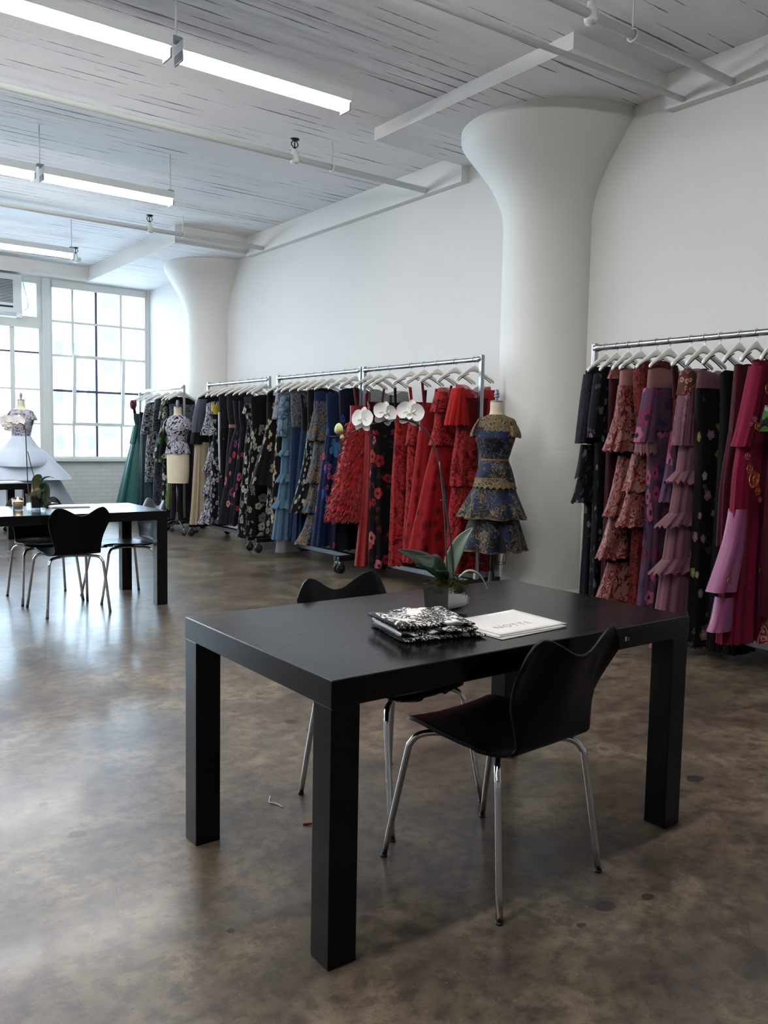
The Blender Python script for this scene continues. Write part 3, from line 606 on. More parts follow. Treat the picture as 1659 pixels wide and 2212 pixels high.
# folded toile cloth: several soft folds
def folded(c, L, W, rot, layers, seed, mat, th):
    t = thing('folded_cloth', 'folded black and white toile fabric on the near table, beside the orchid pot', 'fabric', c, rot); rnd = random.Random(seed)
    for k in range(layers):
        z0 = k*th; bm = nb(); uvl = bm.loops.layers.uv.new('UVMap'); n, m = 44, 36; R = th*.55; G = []
        ll = L*(1-.035*k)+rnd.uniform(-.01, .01); ww = W*(1-.03*k)+rnd.uniform(-.008, .008); ox, oy = rnd.uniform(-.008, .008)-.012*k, rnd.uniform(-.006, .006); ph = rnd.uniform(0, 6)
        for i in range(n+1):
            row = []
            for j in range(m):
                a = 2*PI*j/m; ca, sa = math.cos(a), math.sin(a); sgn = lambda q: (1 if q >= 0 else -1)
                yy = sgn(ca)*abs(ca)**.35*ww/2; zz = sgn(sa)*abs(sa)**.8*R; xx = (i/n-.5)*ll
                e = min(1, (i+.3)/3, (n-i+.3)/3)**.5; wav = .0032*math.sin(xx*40+ph+yy*14)+.0028*math.sin(yy*50+ph*2+xx*18)+.0016*math.sin(xx*110+yy*60+ph)
                row.append(bm.verts.new((xx+ox+.004*math.sin(yy*40+ph), yy*(.985+.015*e)+oy+.006*math.sin(xx*30+ph), max(.001, z0+R+zz*(.55+.45*e)+(wav if sa > -.2 else wav*.3)))))
            G.append(row)
        for i in range(n):
            for j in range(m):
                f = bm.faces.new((G[i][j], G[i][(j+1) % m], G[i+1][(j+1) % m], G[i+1][j]))
                for lp, (a, b) in zip(f.loops, ((i, j), (i, j+1), (i+1, j+1), (i+1, j))): lp[uvl].uv = (G[a][b % m].co.x+G[a][b % m].co.z*.8, G[a][b % m].co.y+G[a][b % m].co.z*.9+k*.37)
        bm.faces.new(G[0][::-1]); bm.faces.new(G[-1]); link('fold', bm, MAT[mat], t)
folded((1.655, 1.985, .75), .27, .25, math.radians(-14), 3, 8, 'toile', .0175)
# papers
def sheet_stack(c, w, h, rot, n, label, top_mat='paper', name='paper_sheet'):
    t = thing(name, label, 'paper', c, rot); bm = nb(); KEEP.add(id(bm)); N = 10; G = [[bm.verts.new((w*(i/N-.5), h*(j/N-.5), .0012+.004*(i/N)**3*(j/N))) for j in range(N+1)] for i in range(N+1)]
    for i in range(N):
        for j in range(N): bm.faces.new((G[i][j], G[i+1][j], G[i+1][j+1], G[i][j+1]))
    o = link('page', bm, MAT[top_mat], t); md = o.modifiers.new('thick', 'SOLIDIFY'); md.thickness = n; md.offset = -1; return t
sheet_stack((1.915, 1.905, .7515), .30, .235, math.radians(3), .002, 'pink-edged print sheet at the bottom of the paper pile on the near table', 'paper_grey')
sheet_stack((1.925, 1.915, .7545), .30, .235, math.radians(-1), .002, 'plain white sheet in the middle of the paper pile on the near table')
tp = sheet_stack((1.94, 1.928, .7580), .30, .24, math.radians(1), .0025, 'top white sheet of the paper pile on the near table, faint grey lettering')
cu = bpy.data.curves.new('lettering', 'FONT'); cu.body = 'NOTTE'; cu.size = .042; cu.align_x = 'CENTER'; cu.extrude = .00015; cu.offset = -.0008; cu.space_character = 1.25
tmp = bpy.data.objects.new('lettering', cu); COL.objects.link(tmp); bpy.context.view_layer.update()
me = bpy.data.meshes.new_from_object(tmp.evaluated_get(bpy.context.evaluated_depsgraph_get())); bpy.data.objects.remove(tmp)
me.materials.clear(); me.materials.append(MAT['ink']); lt = bpy.data.objects.new('lettering', me); COL.objects.link(lt); lt.parent = tp; lt.location = (-.022, -.058, .0016)

# things on the candle table
cd = thing('candle', 'lit candle in a small clear glass on the second black table', 'candle', (1.578, 6.79, .75))
bm = nb(); lathe(bm, [(.033, 0), (.036, .004), (.042, .095), (.0395, .095), (.034, .014), (.001, .012)], 24, cap=False); link('glass_cup', bm, MAT['vase_glass'], cd)
bm = nb(); lathe(bm, [(.0325, .016), (.0385, .078), (.03, .076), (.004, .074)], 24); link('wax', bm, MAT['candle_wax'], cd)
bm = nb(); lathe(bm, [(.0015, .078), (.006, .084), (.0055, .092), (.001, .106)], 10); link('flame', bm, MAT['flame'], cd)
lp = bpy.data.lights.new('candle_light', 'POINT'); lp.energy = 1.2; lp.color = (1, .6, .28); lp.shadow_soft_size = .006; lpo = bpy.data.objects.new('candle_light', lp); COL.objects.link(lpo); lpo.parent = cd; lpo.location = (0, 0, .10)
o2 = thing('potted_orchid', 'white orchid in a square glass pot beside the lit candle', 'orchid', (0, 0, 0)); P2 = (1.712, 6.80, .75)
cube_pot(o2, P2, .062, math.radians(4), .125, True); moss(o2, P2, .055, .115, 60, 5, .03)
bm = nb(); tube(bm, [(1.675, 6.85, .87), (1.669, 6.859, .95), (1.669, 6.877, 1.111), (1.670, 6.896, 1.289), (1.667, 6.907, 1.378), (1.643, 6.929, 1.413), (1.586, 6.972, 1.419), (1.514, 7.025, 1.413), (1.46, 7.06, 1.405)], .004, 7, 5); link('flower_stem', bm, MAT['stem'], o2)
bm = nb(); tube(bm, [(1.70, 6.83, .87), (1.71, 6.83, .99), (1.695, 6.85, 1.08), (1.675, 6.87, 1.2)], .0035, 6, 5); link('support_stake', bm, MAT['stem'], o2)
orchid_flower(o2, (1.624, 6.94, 1.432), (-.5, -.85, 0), (.2, 0, 1), .055); orchid_flower(o2, (1.549, 6.995, 1.43), (-.3, -.95, 0), (-.2, 0, 1), .058); orchid_flower(o2, (1.56, 6.985, 1.385), (-.2, -.9, -.3), (.9, 0, .3), .04)
leaf(o2, [(1.71, 6.80, .875), (1.715, 6.78, .96), (1.73, 6.75, 1.0), (1.74, 6.72, .99)], .045, 'leaf_dark', None, (-.7, -.7, .1)); leaf(o2, [(1.72, 6.79, .88), (1.76, 6.765, .985), (1.80, 6.73, 1.01), (1.825, 6.715, 1.0)], .028, 'leaf_lit')
leaf(o2, [(1.73, 6.76, .88), (1.755, 6.72, .93), (1.76, 6.695, .86), (1.755, 6.68, .78)], .055, 'leaf_dark', None, (-.75, -.65, .1)); leaf(o2, [(1.70, 6.78, .88), (1.715, 6.74, .9), (1.72, 6.715, .84)], .04, 'leaf_dark', None, (-.75, -.65, .1))
ph = thing('telephone', 'small dark telephone with a lit screen, beside the orchid on the candle table', 'telephone', (1.90, 7.15, .75), .4)
link('phone_base', boxes((-.06, .06, -.05, .05, 0, .025), bev=.006), MAT['black_iron'], ph, False); link('handset', boxes((-.075, -.035, -.08, .08, .025, .05), bev=.008), MAT['black_iron'], ph, False); link('screen', boxes((-.01, .05, .0, .04, .0252, .027)), MAT['screen_glow'], ph, False)
mg = thing('magazine', 'pale open magazine lying on the candle table behind the chair', 'magazine', (2.03, 7.02, .75), -.1)
link('cover', boxes((-.16, .14, -.11, .11, 0, .008), bev=.002), MAT['paper_grey'], mg, False); link('page_block', boxes((-.155, .135, -.105, .105, .0082, .012), bev=.001), MAT['paper'], mg, False)
sheet_stack((2.42, 10.85, .7515), .25, .3, .1, .006, 'white papers at the edge of the table nearest the window')
th = props(link('thread', (lambda b: (tube(b, [(1.50, 2.70, .003), (1.487, 2.68, .004), (1.472, 2.655, .003), (1.486, 2.625, .004), (1.492, 2.59, .003)], .0022, 5, 5), b)[1])(nb()), MAT['paper'], None), 'short white thread lying on the concrete floor beside the near table legs', 'thread')
bm = nb(); tube(bm, [(1.48, 2.43, .004), (1.505, 2.417, .005), (1.535, 2.412, .004)], .005, 6, 4, True, .002); props(link('fabric_scrap', bm, MAT['red_satin'], None), 'tiny red fabric scrap on the floor under the near table', 'scrap')

# ================================================================== clothes rails
RX, RZ = 4.9, 2.03
def caster(parent, x, y, rot):
    c = link('caster_fork', (lambda b: (box(b, x-.008, x+.022, y-.02, y+.02, .105, .112), lathe(b, [(.012, .1), (.012, .135)], 10, x, y), box(b, x-.012, x+.03, y+.014, y+.017, .045, .108), box(b, x-.012, x+.03, y-.017, y-.014, .045, .108), b)[-1])(nb()), MAT['chrome'], parent, False)
    bm = nb(); lathe(bm, [(.012, -.012), (.040, -.012), (.048, -.008), (.050, 0), (.048, .008), (.040, .012), (.012, .012)], 22)
    for v in bm.verts: v.co = Vector((x+.014+v.co.x, y+v.co.z, .0505+v.co.y))
    link('wheel', bm, MAT['caster_rubber'], c)
def make_rack(y0, y1, label):
    r = thing('garment_rack', label, 'clothes rack', (RX, y0, 0), group='rolling garment racks'); L = y1-y0
    bm = nb(); rows = [(.0, .03, .0), (.021, .0, .05)]
    prof = [(.027, 0), (.027, .03), (.0205, .07), (.0205, L-.07), (.027, L-.03), (.027, L)]
    lathe(bm, prof, 16)
    for v in bm.verts: v.co = Vector((v.co.x, v.co.z, RZ+v.co.y))
    link('rail', bm, MAT['brushed_steel'], r)
    for y in (0, L):
        link('upright_post', boxes((-.018, .018, y-.018, y+.018, .165, RZ+.035), bev=.005), MAT['brushed_steel'], r, False)
        f = link('foot_bar', boxes((-.285, .30, y-.022, y+.022, .125, .17), bev=.004), MAT['dark_steel'], r, False)
        for x in (-.262, .272): caster(r, x, y, 0)
    link('base_bar', boxes((-.045, .03, .02, L-.02, .118, .165), bev=.004), MAT['bar_steel'], r, False)
    return r
RACKS = [make_rack(11.42, 13.13, 'chrome garment rack by the window, holding the teal ball gown'),
         make_rack(8.92, 10.60, 'chrome garment rack of black, white and gold gowns in front of the far column'),
         make_rack(7.03, 8.70, 'chrome garment rack of blue, grey and navy gowns'),
         make_rack(5.265, 6.97, 'chrome garment rack of red gowns, its end post beside the dress form'),
         make_rack(2.37, 4.075, 'chrome garment rack of burgundy, mauve and magenta gowns, right of the near column')]
def make_hanger():
    h = thing('clothes_hanger', '', 'hanger', (0, 0, 0)); bm = nb(); P = []
    rows = [(-.215, -.168, .011), (-.20, -.152, .0135), (-.15, -.125, .014), (-.09, -.093, .016), (-.045, -.066, .021), (-.018, -.050, .026), (0, -.046, .028), (.018, -.050, .026), (.045, -.066, .021), (.09, -.093, .016), (.15, -.125, .014), (.20, -.152, .0135), (.215, -.168, .011)]
    for i in range(49):
        x, z, hh = interp(rows, i/48); y = -.02*(x/.215)**2; w = .0062+.005*abs(x/.215)
        P.append([bm.verts.new((x, y+w*math.cos(a), z-hh+hh*math.sin(a)*1.0)) for a in [2*PI*k/8+PI/8 for k in range(8)]])
    for i in range(48):
        for k in range(8): bm.faces.new((P[i][k], P[i][(k+1) % 8], P[i+1][(k+1) % 8], P[i+1][k]))
    bm.faces.new(P[0][::-1]); bm.faces.new(P[-1]); link('arms', bm, MAT['hanger_white'], h)
    bm = nb(); tube(bm, [(0, 0, -.055), (0, 0, -.03), (.012, 0, -.024), (.024, 0, -.002), (.018, 0, .018), (0, 0, .0265), (-.02, 0, .016), (-.0245, 0, -.004)], .0022, 6, 5); link('hook', bm, MAT['chrome'], h)
    for s in (-1, 1):
        bm = nb(); tube(bm, [(s*.06, -.002, -.122), (s*.12, -.006, -.147), (s*.19, -.015, -.187)], .0042, 5, 3); link('grip_strip', bm, MAT['grip_maroon'], h)
    return h
HANGER = make_hanger(); HN = [0]
def hang(y, label, yaw=0.0, lean=0.0):
    h = HANGER if HN[0] == 0 else copy_tree(HANGER); HN[0] += 1
    h.location = (RX, y, RZ); h.rotation_euler = (0, 0, math.radians(yaw)); h['label'] = label; h['group'] = 'white wooden hangers'

# ================================================================== garments
def noise1(x, s): return math.sin(x*1.7+s*3.1)+.6*math.sin(x*3.9+s*1.3)+.35*math.sin(x*7.7+s*5.7)
def cloth(part, mat, rows, o, seed, parent):
    """one piece of cloth as a folded sleeve of rings: rows = (z, x left, x right, half depth)"""
    rnd = random.Random(seed); nf = o.get('n', 6); amp = o.get('a', .01)*1.2; sl = o.get('slope', 0); sc = o.get('scoop', 0); sw = o.get('sweet', 0); fe = o.get('feather', 0)
    small = (rows[0][0]-rows[-1][0]) < .09
    NR = 10 if small else 26; NS = max(40, min(112, nf*8)); NS = 96 if fe else NS; NR = 40 if fe else NR
    ph = rnd.uniform(0, 6.28); uv0 = (rnd.uniform(0, 5), rnd.uniform(0, 5)); bm = nb(); KEEP.add(id(bm)); uvl = bm.loops.layers.uv.new('UVMap'); G = []
    hw0 = (rows[0][2]-rows[0][1])/2; per = max((r[2]-r[1]) for r in rows)*2.1+.15
    for i in range(NR+1):
        t = i/NR; z, xl, xr, dy = interp(rows, t); cx, hx = (xl+xr)/2, (xr-xl)/2; ring = []; a_t = amp*(.12+.88*t**1.3); fade = max(0, 1-t*(1.0 if small else 1.6))**1.6
        for k in range(NS):
            th = 2*PI*k/NS; c, s = math.cos(th), math.sin(th); e = .72
            x = math.copysign(abs(c)**e, c); y = math.copysign(abs(s)**.85, s)
            f = math.cos(nf*th+ph+.5*noise1(th, seed*.37)+.35*t)*.62+.38*math.cos((nf*1.7//1)*th+ph*2)
            f = f if amp < .012 else (abs(f)**.8*(1 if f > 0 else -1))
            px = cx+x*(hx+f*a_t*.45); py = y*(dy+f*a_t*min(1.0, .5+.6*dy/.08))*(1 if hx > .04 else 1)
            zz = z
            if fade > 0:
                dz = sl*1.15*max(0, hw0-max(abs(px-cx), .07)) if sl else 0
                if sc: dz -= (sc+.02)*math.exp(-((px-cx)/(hw0*.52))**2)*(1.0 if s < 0 else .7)
                if sw: dz += sw*(abs(math.sin(min(1, abs(px-cx)/max(.02, hx))*PI*.9))-.75)*(1 if s < 0 else .3)
                zz += dz*fade
            if t > .97 and amp > .012: zz += (.006 if part not in ('ruffle', 'frill') else .012)*math.sin(nf*2*th+ph)+(.004*noise1(th*5, seed) if part in ('ruffle', 'frill', 'tier') else 0)
            if fe:
                q = fe*(rnd.random()**1.5)*(.4+.6*min(1, t*3)); px += x*q; py += y*q; zz -= q*.9*(t > .05)
                lump = .018*(1 if math.sin(z*75+th*3+ph) > 0 else 0)*min(1, t*4); px += x*lump; py += y*lump*.6
            ring.append(bm.verts.new((px, py, max(zz, .02))))
        G.append(ring)
    for i in range(NR):
        for k in range(NS):
            f = bm.faces.new((G[i][k], G[i+1][k], G[i+1][(k+1) % NS], G[i][(k+1) % NS]))
            for lp, (a, b) in zip(f.loops, ((i, k), (i+1, k), (i+1, k+1), (i, k+1))): lp[uvl].uv = (b/NS*per+uv0[0], G[a][b % NS].co.z+uv0[1])
    ob = link(part, bm, MAT[mat], parent)
    return ob
def fabric_flower(parent, x, z, r, y, mat, seed):
    rnd = random.Random(seed); bm = nb()
    for lay, (rr, n, tilt) in enumerate(((1, 5, 20), (.68, 5, 45), (.38, 4, 65))):
        for k in range(n): disc_petal(bm, Matrix.Translation((x, y-.004*lay, z)) @ Matrix.Rotation(PI/2, 4, 'X') @ Matrix.Rotation(2*PI*k/n+lay*.6+rnd.random()*.3, 4, 'Z') @ Matrix.Rotation(math.radians(tilt), 4, 'X'), r*rr*1.1, r*rr*.62, .3, .7, 4, 5)
    link('fabric_flower', bm, MAT[mat], parent)
def garment(rack, y, name, cat, label, pieces, idx):
    zmin = min(r[0] for p in pieces for r in p[2]) if pieces else .2
    g = thing(name, label, cat, (RX, y, 0), 0, 'gowns on the %s' % ['window rack', 'black and white rack', 'blue rack', 'red rack', 'burgundy rack'][rack])
    for k, (part, mat, rows, o) in enumerate(pieces):
        seed = idx*31+k*7+1
        if 'flowers' in o:
            for j, (fx, fz, fr) in enumerate(o['flowers']): fabric_flower(g, fx-.02, fz, fr*1.15, -.10, 'orange_flower' if fr > .02 else 'coral_flower', seed+j)
            continue
        cloth(part, mat, rows, o, seed, g)
        if part in ('sleeve', 'strap', 'cuff', 'frill') and rows[0][2] < .02:
            cloth(part, mat, [(z, -xr, -xl, d) for z, xl, xr, d in rows], o, seed+3, g)
        if o.get('lin'):
            cloth('lining', o['lin'], [(z+.002, xl+.012, xr-.012, d-.008) for z, xl, xr, d in rows], {k2: v for k2, v in o.items() if k2 != 'lin'}, seed, g)
        if o.get('feather'):
            rnd = random.Random(seed); bm = nb(); KEEP.add(id(bm))
            for _ in range(1500):
                t = rnd.random()**.8; z, xl, xr, dy = interp(rows, t); th = rnd.uniform(0, 2*PI); c, s = math.cos(th), math.sin(th); hx = (xr-xl)/2
                p = Vector((math.copysign(abs(c)**.72, c)*(hx+.02), math.copysign(abs(s)**.85, s)*(dy+.02), z)); out = Vector((c, s*.6, -.7)).normalized(); L = rnd.uniform(.025, .06); sd = out.cross(Vector((rnd.uniform(-1, 1), rnd.uniform(-1, 1), rnd.uniform(-1, 1)))).normalized()*.006
                a = bm.verts.new(p-sd); b = bm.verts.new(p+sd); d = bm.verts.new(p+out*L*.6+sd*1.2+Vector((0, 0, .008))); e = bm.verts.new(p+out*L*.6-sd*1.2+Vector((0, 0, .008))); q = bm.verts.new(p+out*L)
                bm.faces.new((a, b, d, e)); bm.faces.new((e, d, q))
            link('feathers', bm, MAT[mat], g, kind='stuff')
    return g
GARMENTS = [
 (0,12.9,'evening_gown','gown','teal satin ball gown with a floral strap,end of the rack beside the window',[('bodice','teal_dark',[(1.677,-0.192,0.192,0.05),(1.591,-0.186,0.186,0.05),(1.499,-0.164,0.164,0.05)],{'a': 0.004}),('strap','bw_floral',[(1.853,-0.221,-0.171,0.012),(1.677,-0.192,-0.142,0.012)],{'a': 0}),('flower','pink_flower',[(1.881,-0.228,-0.148,0.04),(1.81,-0.243,-0.143,0.05),(1.74,-0.221,-0.161,0.03)],{'a': 0.012,'n': 5}),('skirt','teal',[(1.499,-0.172,0.172,0.06),(1.233,-0.225,0.225,0.09),(0.838,-0.322,0.322,0.13),(0.338,-0.435,0.435,0.17),(0.06,-0.5,0.46,0.2)],{'a': 0.05,'n': 7}),('sash','teal',[(1.498,-0.194,-0.104,0.07),(1.304,-0.231,-0.131,0.07),(1.211,-0.247,-0.127,0.07)],{'a': 0.015,'n': 5}),('sash','teal_dark',[(1.485,-0.15,-0.08,0.075),(1.198,-0.166,-0.076,0.085),(0.91,-0.16,-0.06,0.1),(0.722,-0.154,-0.124,0.11)],{'a': 0.012,'n': 5})]),
 (0,12.64,'evening_gown','gown','dark teal satin gown hanging right behind the teal ball gown',[('bodice','navy_black',[(1.694,-0.194,0.194,0.05),(1.413,-0.173,0.173,0.05)],{'a': 0.006}),('skirt','teal_dark',[(1.413,-0.173,0.173,0.06),(0.919,-0.191,0.191,0.1),(0.35,-0.223,0.223,0.14),(0.06,-0.255,0.255,0.15)],{'a': 0.03,'n': 8})]),
 (0,12.36,'cocktail_dress','dress','black and silver brocade sheath dress with three-quarter sleeves,knee length',[('bodice','brocade',[(1.807,-0.191,0.19,0.05),(1.621,-0.184,0.184,0.055),(1.38,-0.164,0.164,0.055)],{'slope': 0.28,'a': 0.004}),('sleeve','brocade',[(1.786,-0.205,-0.105,0.05),(1.619,-0.241,-0.131,0.05),(1.357,-0.278,-0.168,0.045)],{'a': 0.005}),('skirt','brocade',[(1.379,-0.171,0.171,0.06),(1.102,-0.194,0.19,0.08),(0.642,-0.211,0.19,0.09)],{'a': 0.012,'n': 7})]),
 (0,12.02,'cocktail_dress','dress','charcoal grey lace dress,between the brocade sheath and the green floral dress',[('bodice','charcoal_lace',[(1.867,-0.18,0.18,0.05),(1.618,-0.174,0.174,0.055),(1.415,-0.154,0.154,0.055)],{'slope': 0.28,'a': 0.004}),('sleeve','charcoal_lace',[(1.847,-0.187,-0.087,0.05),(1.616,-0.216,-0.116,0.05),(1.4,-0.231,-0.131,0.045)],{'a': 0.005}),('skirt','charcoal_lace',[(1.415,-0.161,0.161,0.06),(0.939,-0.198,0.19,0.09),(0.256,-0.229,0.19,0.1)],{'a': 0.015,'n': 7})]),
 (0,11.72,'evening_gown','gown','green and white floral gown with a short flared overskirt on black',[('bodice','green_floral',[(1.865,-0.187,0.187,0.05),(1.68,-0.202,0.19,0.055),(1.414,-0.224,0.19,0.055)],{'slope': 0.3,'a': 0.004}),('sleeve','green_floral',[(1.838,-0.201,-0.101,0.05),(1.712,-0.23,-0.12,0.05),(1.579,-0.251,-0.141,0.045)],{'a': 0.006}),('overskirt','green_floral',[(1.448,-0.224,0.19,0.08),(1.215,-0.28,0.19,0.12),(0.969,-0.322,0.19,0.14)],{'a': 0.03,'n': 8}),('skirt','white_floral',[(1.349,-0.189,0.189,0.06),(0.882,-0.191,0.19,0.075),(0.547,-0.206,0.19,0.08),(0.06,-0.215,0.19,0.085)],{'a': 0.012,'n': 6})]),
 (0,11.58,'evening_gown','gown','black gown with an olive green satin skirt,behind the black and white peplum top',[('bodice','near_black',[(1.744,-0.189,0.189,0.045),(1.35,-0.183,0.183,0.045)],{'slope': 0.28,'a': 0.003}),('skirt','olive',[(1.35,-0.183,0.183,0.05),(0.688,-0.185,0.185,0.07),(0.303,-0.214,0.19,0.075)],{'a': 0.02,'n': 8}),('hem_lining','leaf_floral',[(0.555,-0.193,0.19,0.05),(0.156,-0.222,0.19,0.055)],{'a': 0.012,'n': 6})]),
 (0,11.47,'evening_gown','gown','grey lace gown with a dark collar,beside the post of the window rack',[('bodice','grey_lace',[(1.793,-0.193,0.19,0.045),(1.612,-0.186,0.186,0.045),(1.416,-0.166,0.166,0.045)],{'slope': 0.3,'a': 0.004}),('collar','near_black',[(1.831,-0.22,0.19,0.05),(1.792,-0.227,0.19,0.052)],{'slope': 0.35,'a': 0.003}),('skirt','plum',[(1.416,-0.166,0.166,0.045),(0.694,-0.168,0.168,0.055),(0.111,-0.183,0.183,0.06)],{'a': 0.012,'n': 7})]),
 (1,10.5,'pleated_dress','dress','grey sheer-sleeved top over a long gold pleated skirt,left end of its rack',[('bodice','near_black',[(1.844,-0.194,0.194,0.05),(1.602,-0.174,0.174,0.05),(1.204,-0.16,0.16,0.05)],{'slope': 0.3,'a': 0.004}),('sleeve','grey_knit',[(1.832,-0.194,-0.064,0.06),(1.69,-0.239,-0.099,0.065),(1.507,-0.272,-0.122,0.065),(1.392,-0.272,-0.142,0.05)],{'a': 0.008,'n': 8}),('cuff','near_black',[(1.392,-0.278,-0.148,0.055),(1.239,-0.298,-0.138,0.06)],{'a': 0.012,'n': 9}),('skirt','cream_gold',[(1.265,-0.233,0.233,0.05),(0.867,-0.259,0.259,0.07),(0.498,-0.279,0.279,0.08),(0.172,-0.305,0.305,0.085)],{'a': 0.02,'n': 16})]),
 (1,10.26,'tiered_gown','gown','black and white lace gown of stacked flared tiers,behind the gold pleated skirt',[('bodice','bw_lace',[(1.766,-0.185,0.185,0.05),(1.598,-0.192,0.192,0.055)],{'slope': 0.3,'a': 0.004}),('tier','bw_lace',[(1.658,-0.185,0.185,0.05),(1.508,-0.217,0.217,0.075),(1.357,-0.262,0.262,0.095)],{'a': 0.03,'n': 8}),('underskirt','near_black',[(1.371,-0.146,0.146,0.04),(0.876,-0.144,0.144,0.045),(0.267,-0.157,0.157,0.05)],{'a': 0.006}),('tier','bw_lace',[(1.299,-0.126,0.126,0.05),(1.088,-0.165,0.165,0.075),(0.871,-0.236,0.236,0.095)],{'a': 0.03,'n': 9}),('tier','bw_lace',[(0.858,-0.158,0.158,0.055),(0.713,-0.197,0.197,0.08),(0.562,-0.242,0.242,0.095)],{'a': 0.03,'n': 9}),('tier','bw_lace',[(0.548,-0.177,0.177,0.055),(0.391,-0.223,0.223,0.08),(0.205,-0.288,0.288,0.1)],{'a': 0.03,'n': 9})]),
 (1,10.06,'evening_gown','gown','black and white floral gown with a yellow patch at the neckline',[('bodice','leaf_floral',[(1.726,-0.201,0.201,0.05),(1.566,-0.2,0.2,0.05),(1.419,-0.174,0.174,0.05)],{'slope': 0.2,'scoop': 0.04,'a': 0.004}),('neckline_panel','yellow',[(1.749,-0.207,-0.087,0.055),(1.626,-0.194,-0.104,0.056)],{'a': 0.002}),('skirt','bw_floral',[(1.419,-0.181,0.181,0.05),(1.004,-0.206,0.206,0.07),(0.646,-0.218,0.218,0.08),(0.221,-0.237,0.237,0.085)],{'a': 0.015,'n': 7})]),
 (1,9.88,'evening_gown','gown','black lace gown with a beaded white edge,right of the gown with the yellow neckline',[('bodice','black_lace',[(1.867,-0.19,0.19,0.05),(1.653,-0.183,0.183,0.05),(1.449,-0.157,0.157,0.05)],{'slope': 0.28,'a': 0.004}),('skirt','black_floral',[(1.449,-0.164,0.164,0.055),(1.01,-0.182,0.182,0.075),(0.229,-0.186,0.186,0.085)],{'a': 0.014,'n': 7}),('edge_trim','white_bead',[(1.652,-0.196,-0.176,0.02),(1.244,-0.195,-0.175,0.02),(0.833,-0.181,-0.161,0.02)],{'a': 0})]),
 (1,9.66,'evening_gown','gown','plain black gown with a narrow pink waistband,in the middle of its rack',[('bodice','black_lace',[(1.866,-0.183,0.183,0.05),(1.65,-0.176,0.176,0.05),(1.473,-0.143,0.143,0.05)],{'slope': 0.28,'a': 0.004}),('waistband','dusty_pink',[(1.496,-0.156,0.156,0.054),(1.455,-0.156,0.156,0.054)],{'a': 0}),('skirt','near_black',[(1.455,-0.15,0.15,0.055),(1.017,-0.192,0.192,0.075),(0.252,-0.234,0.234,0.085)],{'a': 0.014,'n': 7})]),
 (1,9.45,'evening_gown','gown','navy gown strewn with pink flowers,the left one of the pair on its rack',[('bodice','navy_black',[(1.78,-0.205,0.205,0.05),(1.59,-0.185,0.185,0.05),(1.449,-0.166,0.166,0.05)],{'slope': 0.28,'a': 0.004}),('skirt','navy_pink',[(1.478,-0.166,0.166,0.055),(1.222,-0.24,0.24,0.075),(0.854,-0.294,0.294,0.09),(0.278,-0.397,0.397,0.1)],{'a': 0.02,'n': 8})]),
 (1,9.3,'evening_gown','gown','navy gown strewn with pink flowers,the right one of the pair on its rack',[('bodice','navy_black',[(1.776,-0.205,0.205,0.045),(1.588,-0.198,0.198,0.045),(1.449,-0.173,0.173,0.045)],{'slope': 0.28,'a': 0.004}),('skirt','navy_pink',[(1.477,-0.179,0.179,0.045),(1.085,-0.221,0.221,0.06),(0.749,-0.269,0.269,0.07),(0.266,-0.328,0.328,0.08)],{'a': 0.016,'n': 8})]),
 (1,9.1,'evening_gown','gown','black floor-length gown printed with white flowers under a sheer grey yoke',[('yoke','grey_sheer',[(1.813,-0.24,0.24,0.045),(1.716,-0.221,0.221,0.05)],{'slope': 0.3,'scoop': 0.05,'a': 0.002}),('bodice','white_floral',[(1.738,-0.227,0.227,0.055),(1.613,-0.215,0.215,0.055),(1.493,-0.189,0.189,0.055)],{'a': 0.004}),('ruffle','white_floral',[(1.732,-0.233,0.233,0.06),(1.622,-0.257,0.257,0.075)],{'a': 0.02,'n': 7}),('skirt','white_floral',[(1.493,-0.195,0.195,0.055),(1.118,-0.236,0.236,0.075),(0.649,-0.27,0.27,0.09),(0.14,-0.317,0.317,0.1)],{'a': 0.018,'n': 8})]),
 (1,8.98,'evening_gown','gown','black evening gown almost hidden between the white floral gown and the rack post',[('bodice','near_black',[(1.8,-0.217,0.217,0.04),(1.492,-0.191,0.191,0.04)],{'slope': 0.28,'a': 0.003}),('skirt','white_floral',[(1.492,-0.191,0.191,0.04),(0.821,-0.241,0.241,0.05),(0.161,-0.274,0.274,0.06)],{'a': 0.01,'n': 7})]),
 (2,8.62,'evening_gown','gown','black gown with large pale gold leaves and a flared peplum lined in silver',[('bodice','gold_leaf',[(1.749,-0.192,0.192,0.05),(1.634,-0.191,0.191,0.055),(1.486,-0.19,0.19,0.055)],{'a': 0.003}),('strap','near_black',[(1.886,-0.187,-0.117,0.02),(1.749,-0.192,-0.112,0.02)],{'a': 0}),('peplum','gold_leaf',[(1.486,-0.196,0.196,0.06),(1.263,-0.242,0.242,0.085),(0.988,-0.329,0.329,0.11),(0.799,-0.381,0.381,0.125)],{'a': 0.035,'n': 7,'lin': 'silver'}),('skirt','white_floral',[(1.051,-0.156,0.156,0.05),(0.731,-0.172,0.172,0.06),(0.464,-0.2,0.2,0.065),(0.207,-0.234,0.234,0.07)],{'a': 0.01,'n': 6})]),
